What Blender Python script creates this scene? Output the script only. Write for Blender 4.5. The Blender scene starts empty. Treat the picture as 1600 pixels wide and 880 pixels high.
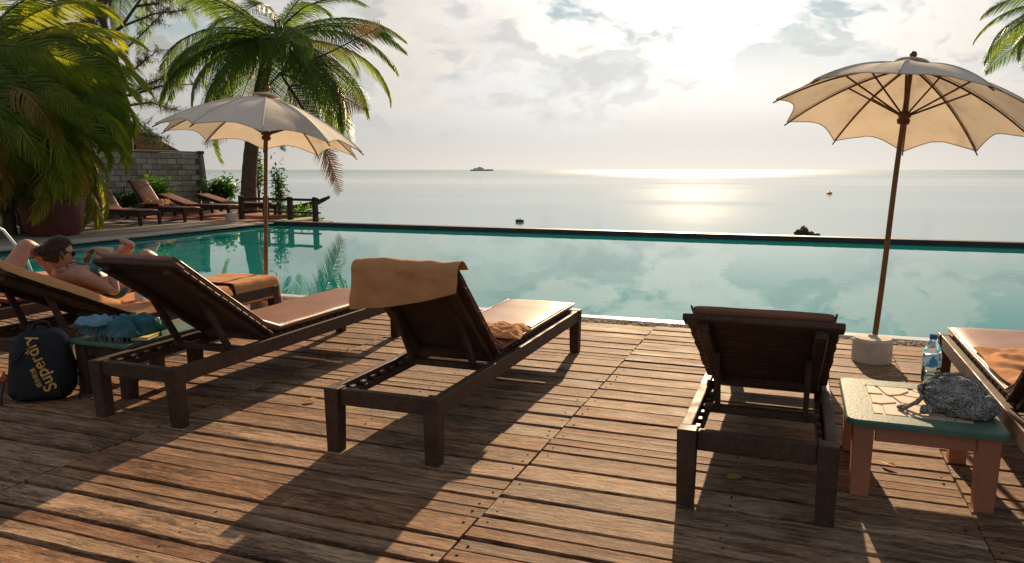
import bpy, bmesh, math, random
from mathutils import Vector, Matrix, noise
R = math.radians
SC = bpy.context.scene
COL = SC.collection
random.seed(7)

# ------------------------------------------------------------------ camera
EYE = 1.45
FPX, PXW, PXH, HOR = 1187.0, 1600.0, 880.0, 265.0
PITCH = math.atan((PXH / 2 - HOR) / FPX)
YAW = math.atan(450.0 / (FPX / math.cos(PITCH)))
FWD = Vector((-math.sin(YAW) * math.cos(PITCH), math.cos(YAW) * math.cos(PITCH), -math.sin(PITCH)))
RGT = Vector((math.cos(YAW), math.sin(YAW), 0))
UPV = RGT.cross(FWD)
cam_d = bpy.data.cameras.new('camera')
cam_d.sensor_width = 36.0
cam_d.lens = 36.0 * FPX / PXW
cam_d.clip_end = 20000
cam = bpy.data.objects.new('camera', cam_d)
COL.objects.link(cam)
m = Matrix((RGT, UPV, -FWD)).transposed().to_4x4()
m.translation = (0, 0, EYE)
cam.matrix_world = m
SC.camera = cam

def at(px, py, depth):
    """point of the place seen at a photo pixel, at a given depth"""
    d = FWD + RGT * ((px - PXW / 2) / FPX) - UPV * ((py - PXH / 2) / FPX)
    return Vector((0, 0, EYE)) + d * depth

# ------------------------------------------------------------------ light
SUN_EL, SUN_AZ = 20.5, -7.2            # degrees; azimuth from +Y towards +X
SUN = Vector((math.sin(R(SUN_AZ)) * math.cos(R(SUN_EL)), math.cos(R(SUN_AZ)) * math.cos(R(SUN_EL)), math.sin(R(SUN_EL))))
sun_d = bpy.data.lights.new('sun', 'SUN')
sun_d.energy = 5.0
sun_d.angle = R(0.6)
sun_d.color = (1.0, 0.73, 0.45)
sun = bpy.data.objects.new('sun', sun_d)
COL.objects.link(sun)
sun.rotation_euler = SUN.to_track_quat('Z', 'Y').to_euler()

SC.view_settings.view_transform = 'Standard'
SC.view_settings.look = 'None'
SC.view_settings.exposure = 0.70
SC.view_settings.gamma = 1.0
SC.view_settings.use_curve_mapping = False
SC.cycles.max_bounces = 8
SC.cycles.transparent_max_bounces = 8
SC.cycles.caustics_reflective = False
SC.cycles.caustics_refractive = False
SC.cycles.sample_clamp_indirect = 4.0


class NT:
    """small node-tree helper"""
    def __init__(self, tree):
        self.t = tree
        tree.nodes.clear()

    def n(self, typ, _in=None, **kw):
        nd = self.t.nodes.new(typ)
        for k, v in kw.items():
            setattr(nd, k, v)
        for k, v in (_in or {}).items():
            self.set(nd, k, v)
        return nd

    def set(self, nd, k, v):
        if hasattr(v, 'is_output') or hasattr(v, 'links'):
            self.t.links.new(v, nd.inputs[k])
        else:
            nd.inputs[k].default_value = v

    def math(self, op, a, b=0.0, c=0.0, clamp=False):
        nd = self.n('ShaderNodeMath', {0: a, 1: b, 2: c}, operation=op)
        nd.use_clamp = clamp
        return nd.outputs[0]

    def vm(self, op, a, b=(0, 0, 0)):
        nd = self.n('ShaderNodeVectorMath', {0: a, 1: b}, operation=op)
        return nd.outputs['Value'] if op in ('DOT_PRODUCT', 'LENGTH') else nd.outputs[0]

    def mix(self, f, a, b, mode='MIX'):
        nd = self.n('ShaderNodeMix', data_type='RGBA', blend_type=mode)
        self.set(nd, 0, f)
        self.set(nd, 6, a)
        self.set(nd, 7, b)
        return nd.outputs[2]

    def noise(self, vec, scale, detail=4.0, rough=0.55, dist=0.0, color=False):
        nd = self.n('ShaderNodeTexNoise', {'Scale': scale, 'Detail': detail, 'Roughness': rough, 'Distortion': dist})
        if vec is not None:
            self.set(nd, 'Vector', vec)
        return nd.outputs['Color' if color else 'Fac']

    def ramp(self, f, stops, interp='LINEAR'):
        nd = self.n('ShaderNodeValToRGB', {0: f})
        cr = nd.color_ramp
        cr.interpolation = interp
        while len(cr.elements) > 1:
            cr.elements.remove(cr.elements[-1])
        cr.elements[0].position = stops[0][0]
        cr.elements[0].color = c4(stops[0][1])
        for p, c in stops[1:]:
            e = cr.elements.new(p)
            e.color = c4(c)
        return nd.outputs[0]

    def mapr(self, v, a, b, c=0.0, d=1.0, smooth=False):
        nd = self.n('ShaderNodeMapRange', {0: v, 1: a, 2: b, 3: c, 4: d})
        nd.interpolation_type = 'SMOOTHSTEP' if smooth else 'LINEAR'
        return nd.outputs[0]


def c4(c):
    if isinstance(c, (int, float)):
        return (c, c, c, 1)
    return tuple(c) + (1,) if len(c) == 3 else tuple(c)


# ------------------------------------------------------------------ sky
CLOUD_OFF = (3.3, 0.7, 1.9)
world = bpy.data.worlds.new('World')
SC.world = world
world.use_nodes = True
w = NT(world.node_tree)
geo = w.n('ShaderNodeTexCoord').outputs['Generated']
D = w.vm('NORMALIZE', geo)
sep = w.n('ShaderNodeSeparateXYZ', {0: D})
z = w.math('MAXIMUM', sep.outputs[2], 0.0)
sky = w.n('ShaderNodeTexSky', sky_type='NISHITA', sun_disc=False)
sky.sun_elevation = R(SUN_EL)
sky.sun_rotation = R(SUN_AZ)
sky.altitude = 0
sky.air_density = 1.0
sky.dust_density = 0.35
sky.ozone_density = 1.2
nish = w.mix(1.0, w.mix(1.0, sky.outputs[0], c4((0.66, 0.76, 0.80)), 'MULTIPLY'), c4((1.75, 2.65, 3.0)), 'DARKEN')
cosS = w.math('MAXIMUM', w.vm('DOT_PRODUCT', D, tuple(SUN)), 0.0)


def grey(f):
    return w.n('ShaderNodeCombineColor', {0: f, 1: f, 2: f}).outputs[0]


def pw(n):
    return w.math('POWER', cosS, n)


# humid air: a pale layer that thins upwards, brighter towards the sun
hz = w.math('POWER', 2.718, w.math('MULTIPLY', z, -8.0))
toward = w.math('ADD', 0.50, w.math('MULTIPLY', pw(5.0), 0.66))
hazec = w.mix(pw(6.0), c4((4.7, 4.32, 3.92)), c4((5.8, 5.22, 4.60)))
haze = w.mix(1.0, hazec, grey(toward), 'MULTIPLY')
base = w.mix(hz, nish, haze)
# broken cloud: cream puffs with blue between, and soft grey-blue shaded masses
P = w.vm('MULTIPLY', D, (5.0, 5.0, 9.5))
warp = w.noise(P, 1.4, 4.0, 0.55, 0.0, True)
Pw = w.vm('ADD', P, w.vm('MULTIPLY', warp, (0.9, 0.9, 0.9)))
n1 = w.noise(w.vm('ADD', Pw, CLOUD_OFF), 1.25, 10.0, 0.56)
n2 = w.noise(w.vm('ADD', Pw, (CLOUD_OFF[0] + SUN.x * 0.10, CLOUD_OFF[1] + SUN.y * 0.10, CLOUD_OFF[2] + 0.15)), 1.25, 6.0, 0.56)
n3 = w.noise(w.vm('ADD', Pw, (11.0, 4.0, 2.0)), 0.85, 10.0, 0.58)
up = w.mapr(z, 0.02, 0.10, 0.0, 1.0, True)
lowz = w.mapr(z, 0.07, 0.20, 0.85, 0.0, True)
puff = w.mapr(n3, 0.47, 0.55, 0.0, 1.0, True)
veil = w.math('MULTIPLY', w.math('MAXIMUM', puff, lowz), up)
vb = w.math('ADD', 0.40, w.math('ADD', w.math('MULTIPLY', pw(6.0), 0.62), w.math('MULTIPLY', pw(30.0), 0.34)))
relief = w.mapr(n3, 0.48, 0.72, 1.10, 0.90)
veiled = w.mix(w.math('MULTIPLY', veil, 0.92), base, w.mix(1.0, c4((6.1, 5.65, 5.12)), grey(w.math('MULTIPLY', vb, relief)), 'MULTIPLY'))
mass = w.math('MULTIPLY', w.mapr(n1, 0.485, 0.575, 0.0, 1.0, True), up)
edge = w.mapr(w.math('SUBTRACT', n1, n2), -0.06, 0.10, 1.30, 0.90)
mb_ = w.math('MULTIPLY', edge, w.math('ADD', 0.34, w.math('ADD', w.math('MULTIPLY', pw(4.0), 0.38), w.math('MULTIPLY', pw(30.0), 0.28))))
clouded = w.mix(w.math('MULTIPLY', mass, 0.80), veiled, w.mix(1.0, c4((5.45, 5.45, 5.3)), grey(mb_), 'MULTIPLY'))
glow = w.math('ADD', w.math('MULTIPLY', pw(90.0), 1.1), w.math('MULTIPLY', pw(22.0), 0.30))
glowc = w.mix(1.0, c4((1.0, 0.97, 0.92)), grey(glow), 'MULTIPLY')
final = w.mix(1.0, clouded, glowc, 'ADD')
bg = w.n('ShaderNodeBackground', {'Color': final, 'Strength': 0.11})
w.n('ShaderNodeOutputWorld', {0: bg.outputs[0]})


# ------------------------------------------------------------------ materials
def srgb(r, g, b):
    f = lambda v: (v / 255 / 12.92) if v / 255 <= 0.04045 else ((v / 255 + 0.055) / 1.055) ** 2.4
    return (f(r), f(g), f(b))


def new_mat(name):
    mt = bpy.data.materials.new(name)
    mt.use_nodes = True
    return mt, NT(mt.node_tree)


def finish(t, color, rough=0.6, bump=None, bstr=0.3, bdist=0.01, spec=0.5, trans=0.0, tcol=None, metallic=0.0, extra=None):
    p = t.n('ShaderNodeBsdfPrincipled', {'Base Color': color, 'Roughness': rough, 'Specular IOR Level': spec, 'Metallic': metallic})
    for k, v in (extra or {}).items():
        t.set(p, k, v)
    if bump is not None:
        b = t.n('ShaderNodeBump', {'Strength': bstr, 'Distance': bdist, 'Height': bump})
        t.set(p, 'Normal', b.outputs[0])
    out = p.outputs[0]
    if trans > 0:
        tr = t.n('ShaderNodeBsdfTranslucent', {'Color': tcol if tcol is not None else color})
        mx = t.n('ShaderNodeMixShader', {0: trans, 1: out, 2: tr.outputs[0]})
        out = mx.outputs[0]
    t.n('ShaderNodeOutputMaterial', {0: out})


def simple(name, col, rough=0.6, var=0.15, scale=8.0, bump=0.15, bdist=0.004, spec=0.22, trans=0.0, tcol=None, metallic=0.0, rnd=0.0, extra=None):
    mt, t = new_mat(name)
    co = t.n('ShaderNodeTexCoord').outputs['Object']
    rn = t.n('ShaderNodeObjectInfo').outputs['Random']
    sh = t.math('MULTIPLY', rn, 37.0)
    v = t.vm('ADD', co, t.n('ShaderNodeCombineXYZ', {0: sh, 1: sh, 2: sh}).outputs[0])
    nz = t.noise(v, scale, 5.0, 0.6)
    f = t.mapr(nz, 0.25, 0.75, 1 - var, 1 + var)
    if rnd:
        f = t.math('MULTIPLY', f, t.mapr(rn, 0, 1, 1 - rnd, 1 + rnd))
    c = t.mix(1.0, c4(col), t.n('ShaderNodeCombineColor', {0: f, 1: f, 2: f}).outputs[0], 'MULTIPLY')
    fine = t.noise(v, scale * 9, 3.0, 0.6)
    finish(t, c, rough, fine, bump, bdist, spec, trans, tcol, metallic, extra)
    return mt


def deck_wood():
    mt, t = new_mat('weathered_deck_wood')
    co = t.n('ShaderNodeTexCoord').outputs['Object']
    rn = t.n('ShaderNodeObjectInfo').outputs['Random']
    r1 = t.math('MULTIPLY', rn, 61.0)
    r2 = t.math('MULTIPLY', rn, 23.7)
    off = t.n('ShaderNodeCombineXYZ', {0: r1, 1: r2, 2: r1}).outputs[0]
    v = t.vm('ADD', co, off)
    wob = t.noise(v, 2.2, 2.0, 0.5, 0, True)
    vw = t.vm('ADD', v, t.vm('MULTIPLY', t.vm('SUBTRACT', wob, (.5, .5, .5)), (0, 0.10, 0.10)))
    grain = t.noise(t.vm('MULTIPLY', vw, (5.5, 50, 50)), 1.0, 8.0, 0.70)
    fibre = t.noise(t.vm('MULTIPLY', v, (30.0, 190, 190)), 1.0, 3.0, 0.65)
    wear = t.noise(t.vm('MULTIPLY', v, (2.0, 6.0, 6.0)), 1.0, 6.0, 0.62)
    blot = t.noise(t.vm('MULTIPLY', v, (4, 9, 9)), 1.0, 4.0, 0.55)
    crack = t.noise(t.vm('MULTIPLY', vw, (4.5, 95, 95)), 1.0, 4.0, 0.7)
    g = t.math('ADD', t.math('MULTIPLY', grain, 0.48), t.math('ADD', t.math('MULTIPLY', fibre, 0.26), t.math('MULTIPLY', wear, 0.34)))
    c = t.ramp(g, [(0.42, (0.038, 0.022, 0.014)), (0.495, (0.142, 0.086, 0.052)), (0.555, (0.270, 0.178, 0.112)), (0.65, (0.44, 0.325, 0.225))])
    ck = t.mapr(crack, 0.60, 0.66, 0.0, 0.85, True)
    c = t.mix(ck, c, c4((0.018, 0.011, 0.008)))
    hue = t.ramp(rn, [(0.0, (0.68, 0.56, 0.50)), (0.18, (1.15, 1.06, 0.98)), (0.34, (0.80, 0.70, 0.64)), (0.48, (1.0, 0.76, 0.60)), (0.62, (1.22, 1.16, 1.10)), (0.76, (0.88, 0.66, 0.52)), (0.88, (1.05, 0.95, 0.86)), (1.0, (0.76, 0.74, 0.76))])
    c = t.mix(1.0, c, hue, 'MULTIPLY')
    st = t.mapr(blot, 0.60, 0.74, 0.0, 0.55, True)
    c = t.mix(st, c, c4((0.065, 0.040, 0.027)))
    knots = t.n('ShaderNodeTexVoronoi', {'Vector': t.vm('MULTIPLY', v, (1.1, 3.2, 3.2)), 'Scale': 1.0})
    kn = t.mapr(knots.outputs['Distance'], 0.02, 0.075, 0.8, 0.0, True)
    c = t.mix(kn, c, c4((0.05, 0.026, 0.014)))
    ro = t.mapr(wear, 0.3, 0.7, 0.62, 0.85)
    hgt = t.math('SUBTRACT', t.math('ADD', t.math('MULTIPLY', grain, 0.6), t.math('MULTIPLY', fibre, 0.55)), t.math('MULTIPLY', ck, 0.5))
    finish(t, c, ro, hgt, 0.7, 0.006, 0.14)
    return mt


def dark_wood(name, a, b, rough=0.52):
    mt, t = new_mat(name)
    co = t.n('ShaderNodeTexCoord').outputs['Object']
    rn = t.n('ShaderNodeObjectInfo').outputs['Random']
    r1 = t.math('MULTIPLY', rn, 41.0)
    v = t.vm('ADD', co, t.n('ShaderNodeCombineXYZ', {0: r1, 1: r1, 2: r1}).outputs[0])
    gr = t.noise(t.vm('MULTIPLY', v, (22, 22, 22)), 1.0, 5.0, 0.6, 1.5)
    we = t.noise(v, 5.0, 4.0, 0.6)
    g = t.math('ADD', t.math('MULTIPLY', gr, 0.5), t.math('MULTIPLY', we, 0.5))
    c = t.ramp(g, [(0.3, a), (0.68, b)])
    ro = t.mapr(we, 0.3, 0.7, rough - 0.08, rough + 0.22)
    finish(t, c, ro, gr, 0.3, 0.003, 0.20)
    return mt


def foliage(name, a, b, trans=0.45, tint=(1.5, 1.5, 0.55), rough=0.38):
    mt, t = new_mat(name)
    rn = t.n('ShaderNodeObjectInfo').outputs['Random']
    co = t.n('ShaderNodeTexCoord').outputs['Object']
    nz = t.noise(co, 2.3, 3.0, 0.6)
    f = t.math('ADD', t.math('MULTIPLY', nz, 0.7), t.math('MULTIPLY', rn, 0.35))
    c = t.ramp(f, [(0.28, a), (0.72, b)])
    tc = t.mix(1.0, c, c4(tint), 'MULTIPLY')
    finish(t, c, rough, None, spec=0.25, trans=trans, tcol=tc)
    return mt


def water_mat(name, col, rough, scale, bstr, bdist, stretch=(1, 1, 1), detail=3.0, big=None):
    mt, t = new_mat(name)
    co = t.n('ShaderNodeTexCoord').outputs['Object']
    v = t.vm('MULTIPLY', co, stretch)
    h = t.noise(v, scale, detail, 0.55, 0.6)
    if big:
        h = t.math('ADD', h, t.math('MULTIPLY', t.noise(v, big, 2.0, 0.5), 2.5))
    finish(t, c4(col), rough, h, bstr, bdist, 0.5, extra={'IOR': 1.333})
    return mt


def sea_mat():
    mt, t = new_mat('sea_water')
    co = t.n('ShaderNodeTexCoord').outputs['Object']
    y = t.n('ShaderNodeSeparateXYZ', {0: co}).outputs[1]
    lanes = t.noise(t.vm('MULTIPLY', co, (0.0016, 0.011, 1.0)), 1.0, 4.0, 0.6, 0.4)
    h = t.noise(t.vm('MULTIPLY', co, (0.5, 1.1, 1.0)), 1.1, 4.0, 0.6, 0.5)
    h2 = t.noise(t.vm('MULTIPLY', co, (0.05, 0.14, 1.0)), 1.0, 3.0, 0.5, 0.3)
    far = t.mapr(y, 180.0, 900.0, 0.0, 1.0, True)
    ln = t.mapr(lanes, 0.42, 0.62, 0.0, 1.0, True)
    ro = t.math('ADD', 0.05, t.math('ADD', t.math('MULTIPLY', far, 0.16), t.math('MULTIPLY', ln, 0.05)))
    hh = t.math('ADD', t.math('MULTIPLY', h, t.math('ADD', 0.5, t.math('MULTIPLY', ln, 0.9))), t.math('MULTIPLY', h2, 1.6))
    hh = t.math('MULTIPLY', hh, t.math('ADD', 0.14, t.math('MULTIPLY', far, 0.8)))
    c = t.mix(ln, c4((0.175, 0.30, 0.275)), c4((0.115, 0.225, 0.22)))
    finish(t, c, ro, hh, 0.36, 0.10, 0.40, extra={'IOR': 1.333})
    return mt


M = {}
M['deck'] = deck_wood()
M['lounger'] = dark_wood('dark_stained_wood', (0.028, 0.015, 0.010), (0.105, 0.058, 0.037))
M['lounger_far'] = dark_wood('old_dark_wood', (0.022, 0.014, 0.010), (0.075, 0.045, 0.032))
M['cushion'] = simple('brown_vinyl', (0.225, 0.088, 0.050), 0.42, 0.16, 5.0, 0.20, 0.004, 0.35)
M['cushion_far'] = simple('faded_red_vinyl', (0.20, 0.085, 0.062), 0.5, 0.15, 4.0, 0.2, 0.004)
M['piping'] = simple('vinyl_piping', (0.17, 0.066, 0.036), 0.42)
M['towel'] = simple('apricot_towelling', (0.60, 0.285, 0.125), 0.95, 0.10, 14.0, 0.9, 0.006, 0.1, trans=0.12)
M['canvas'] = None
M['pole'] = dark_wood('varnished_pole_wood', (0.13, 0.052, 0.018), (0.27, 0.125, 0.045), 0.35)
M['ribs'] = dark_wood('rib_wood', (0.09, 0.038, 0.015), (0.20, 0.09, 0.035), 0.4)
M['concrete'] = simple('painted_concrete', (0.56, 0.49, 0.40), 0.85, 0.18, 9.0, 0.5, 0.006)
M['stone'] = simple('pale_coping_stone', (0.34, 0.29, 0.24), 0.8, 0.28, 2.5, 0.5, 0.01)
M['paving'] = simple('terrace_paving', (0.25, 0.20, 0.16), 0.85, 0.3, 1.4, 0.5, 0.01)
M['soil'] = simple('dark_soil', (0.055, 0.042, 0.030), 0.95, 0.4, 2.0, 0.8, 0.03)
M['under'] = simple('shaded_deck_base', (0.018, 0.014, 0.011), 0.95)  # near-black deck base; shade in the plank gaps is put into this colour
M['kerb'] = simple('pale_pool_edge', (0.62, 0.60, 0.57), 0.30, 0.10, 3.0, 0.15, 0.004)
M['wall_dark'] = simple('dark_pool_tile', (0.045, 0.045, 0.042), 0.45, 0.3, 3.0, 0.3, 0.004)
M['pebble'] = simple('pebble_stone', (0.38, 0.29, 0.20), 0.8, 0.6, 26.0, 0.2, 0.004)
M['green_paint'] = simple('worn_green_paint', (0.085, 0.150, 0.110), 0.5, 0.28, 7.0, 0.35, 0.004)
M['terracotta_paint'] = simple('terracotta_paint', (0.44, 0.175, 0.098), 0.55, 0.16, 6.0, 0.3, 0.004)
M['tile'] = simple('cream_stone_tile', (0.56, 0.41, 0.29), 0.6, 0.15, 12.0, 0.3, 0.004, rnd=0.1)
M['grout'] = simple('pale_grout', (0.78, 0.68, 0.56), 0.9, 0.1)
M['black_nylon'] = simple('black_nylon', (0.014, 0.014, 0.016), 0.6, 0.25, 9.0, 0.6, 0.003)
M['webbing'] = simple('black_webbing', (0.028, 0.028, 0.030), 0.7, 0.2, 30.0)
M['gold_print'] = simple('gold_print', (0.62, 0.30, 0.035), 0.35, 0.2, 20.0, spec=0.6)
M['steel'] = simple('dull_steel', (0.45, 0.45, 0.45), 0.3, 0.1, metallic=1.0)
M['white_steel'] = simple('white_enamel', (0.75, 0.75, 0.75), 0.3, 0.05)
M['skin'] = simple('warm_skin', (0.46, 0.225, 0.145), 0.5, 0.20, 9.0, 0.25, 0.003, 0.4, extra={'Subsurface Weight': 0.12, 'Subsurface Radius': (0.02, 0.008, 0.004), 'Subsurface Scale': 0.5})  # one warm skin tone for both figures
M['hair'] = simple('brown_hair', (0.060, 0.030, 0.015), 0.45, 0.4, 40.0, 0.8, 0.004)
M['sunglass'] = simple('dark_lens', (0.008, 0.008, 0.008), 0.12, 0.0)
M['bikini'] = simple('teal_swimwear', (0.06, 0.17, 0.17), 0.7, 0.3, 30.0)
M['paper'] = simple('book_paper', (0.66, 0.55, 0.36), 0.8, 0.1)
M['cover'] = simple('yellow_green_cover', (0.42, 0.40, 0.08), 0.45, 0.4, 16.0)
M['teal_cloth'] = simple('teal_cotton', (0.045, 0.14, 0.155), 0.9, 0.35, 12.0, 0.8, 0.005)
M['blue_cloth'] = simple('pale_blue_cotton', (0.14, 0.26, 0.34), 0.9, 0.3, 12.0, 0.8, 0.005)
M['blue_towel'] = simple('bright_blue_towel', (0.03, 0.22, 0.50), 0.95, 0.2, 14.0, 0.8, 0.005)
M['orange_plastic'] = simple('orange_plastic', (0.70, 0.12, 0.02), 0.4, 0.1)
M['red_plastic'] = simple('red_plastic', (0.62, 0.02, 0.02), 0.35, 0.1)
M['white_plastic'] = simple('white_plastic', (0.70, 0.68, 0.64), 0.4, 0.08)
M['green_plastic'] = simple('green_plastic', (0.02, 0.22, 0.12), 0.2, 0.1)
M['yellow_paper'] = simple('yellow_print', (0.62, 0.48, 0.12), 0.6, 0.3, 20.0)
M['blue_cap'] = simple('blue_cap_plastic', (0.02, 0.13, 0.34), 0.35, 0.05)
M['block'] = simple('grey_concrete_block', (0.38, 0.345, 0.30), 0.9, 0.35, 3.0, 0.6, 0.01, rnd=0.22)
M['mortar'] = simple('grey_mortar', (0.15, 0.135, 0.12), 0.95, 0.2)
M['post'] = simple('grey_post', (0.27, 0.235, 0.20), 0.85, 0.35, 4.0, 0.6, 0.01)
M['roof'] = simple('brown_shingle', (0.030, 0.018, 0.014), 0.95, 0.35, 3.0, 0.6, 0.02, 0.0, rnd=0.2)
M['rafter'] = simple('orange_timber', (0.28, 0.11, 0.05), 0.7, 0.3, 4.0)
M['pot'] = simple('dark_red_glaze', (0.115, 0.032, 0.026), 0.38, 0.25, 4.0)
M['red_paving'] = simple('red_paving', (0.30, 0.10, 0.055), 0.8, 0.25, 4.0)
M['frond'] = foliage('palm_leaflets', (0.052, 0.108, 0.028), (0.190, 0.260, 0.055), 0.50, (1.6, 1.55, 0.55))
M['fan'] = foliage('fan_palm_blades', (0.085, 0.150, 0.020), (0.36, 0.38, 0.055), 0.58, (1.5, 1.35, 0.45), 0.3)
M['fan_old'] = foliage('yellowing_blades', (0.19, 0.140, 0.028), (0.48, 0.31, 0.075), 0.45, (1.5, 1.15, 0.5))
M['dead'] = foliage('dry_fronds', (0.13, 0.085, 0.055), (0.30, 0.21, 0.14), 0.3, (1.2, 1.1, 0.9), 0.7)
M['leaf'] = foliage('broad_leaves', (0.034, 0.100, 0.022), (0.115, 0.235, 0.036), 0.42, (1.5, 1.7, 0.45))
M['leaf_dark'] = foliage('dark_green_leaves', (0.016, 0.046, 0.018), (0.045, 0.095, 0.028), 0.3)  # darker green leaf tone, used for the coconuts as well
M['needle'] = foliage('casuarina_needles', (0.055, 0.075, 0.038), (0.14, 0.16, 0.08), 0.35, (1.2, 1.2, 0.7), 0.6)
M['bark'] = simple('palm_bark', (0.125, 0.088, 0.062), 0.9, 0.4, 6.0, 0.9, 0.02)
M['bark_red'] = simple('casuarina_bark', (0.115, 0.065, 0.048), 0.9, 0.4, 6.0, 0.9, 0.02)
M['rachis'] = simple('palm_stalk', (0.20, 0.17, 0.05), 0.5, 0.2)
M['rock'] = simple('wet_dark_rock', (0.065, 0.055, 0.045), 0.55, 0.5, 2.0, 0.9, 0.1)
M['float'] = simple('grey_float', (0.09, 0.085, 0.08), 0.7, 0.2)
M['hull_dark'] = simple('dark_boat_timber', (0.05, 0.038, 0.032), 0.7, 0.3)
M['ferry_white'] = simple('ferry_paint', (0.66, 0.68, 0.68), 0.5, 0.1)
M['ferry_grey'] = simple('ferry_windows', (0.36, 0.39, 0.41), 0.4, 0.1)
M['dry_leaf'] = simple('dry_leaf', (0.42, 0.20, 0.04), 0.6, 0.3, 30.0)
M['nail'] = simple('rusty_nail_head', (0.03, 0.018, 0.012), 0.7)
M['pool'] = water_mat('pool_water', (0.004, 0.205, 0.192), 0.006, 2.2, 0.035, 0.02, (1, 1, 1), 2.0)
M['sea'] = sea_mat()


def canvas():
    mt, t = new_mat('umbrella_canvas')
    co = t.n('ShaderNodeTexCoord').outputs['Object']
    rn = t.n('ShaderNodeObjectInfo').outputs['Random']
    nz = t.math('ADD', t.noise(co, 3.0, 6.0, 0.65), t.mapr(rn, 0, 1, -0.14, 0.14))
    wv = t.noise(t.vm('MULTIPLY', co, (1, 1, 1)), 260.0, 2.0, 0.5)
    c = t.ramp(nz, [(0.28, (0.56, 0.50, 0.42)), (0.45, (0.74, 0.68, 0.60)), (0.75, (0.82, 0.77, 0.70))])
    tc = t.mix(1.0, c, c4((1.0, 0.90, 0.76)), 'MULTIPLY')
    finish(t, c, 0.9, wv, 0.25, 0.002, 0.15, trans=0.30, tcol=tc)
    return mt


M['canvas'] = canvas()


def bag_knit():
    mt, t = new_mat('grey_patterned_knit')
    co = t.n('ShaderNodeTexCoord').outputs['Object']
    vo = t.n('ShaderNodeTexVoronoi', {'Vector': co, 'Scale': 150.0})
    nz = t.noise(co, 32.0, 3.0, 0.6)
    f = t.math('ADD', t.math('MULTIPLY', vo.outputs['Distance'], 0.7), t.math('MULTIPLY', nz, 0.6))
    c = t.ramp(f, [(0.36, (0.050, 0.050, 0.052)), (0.58, (0.17, 0.165, 0.155)), (0.80, (0.42, 0.39, 0.35))])
    finish(t, c, 0.9, vo.outputs['Distance'], 0.9, 0.006, 0.1)
    return mt


M['knit'] = bag_knit()


def clear_plastic(name, col, mixf):
    mt, t = new_mat(name)
    g = t.n('ShaderNodeBsdfGlossy', {'Color': (1, 1, 1, 1), 'Roughness': 0.06})
    tr = t.n('ShaderNodeBsdfTransparent', {'Color': c4(col)})
    fr = t.n('ShaderNodeFresnel', {'IOR': 1.45})
    mx = t.n('ShaderNodeMixShader', {0: t.math('ADD', t.math('MULTIPLY', fr.outputs[0], 0.9), mixf), 1: tr.outputs[0], 2: g.outputs[0]})
    t.n('ShaderNodeOutputMaterial', {0: mx.outputs[0]})
    return mt


M['pet'] = clear_plastic('clear_plastic', (0.86, 0.93, 0.95), 0.05)
M['bottle_water'] = clear_plastic('bottled_water', (0.72, 0.86, 0.88), 0.05)


def label_mat():
    mt, t = new_mat('blue_bottle_label')
    co = t.n('ShaderNodeTexCoord').outputs['Object']
    wv = t.n('ShaderNodeTexWave', {'Vector': co, 'Scale': 4.5, 'Distortion': 7.0, 'Detail': 1.0, 'Detail Scale': 6.0})
    c = t.ramp(wv.outputs[0], [(0.0, (0.015, 0.20, 0.42)), (0.55, (0.03, 0.33, 0.55)), (0.80, (0.62, 0.72, 0.78))], 'EASE')
    finish(t, c, 0.35)
    return mt


M['label'] = label_mat()


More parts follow.
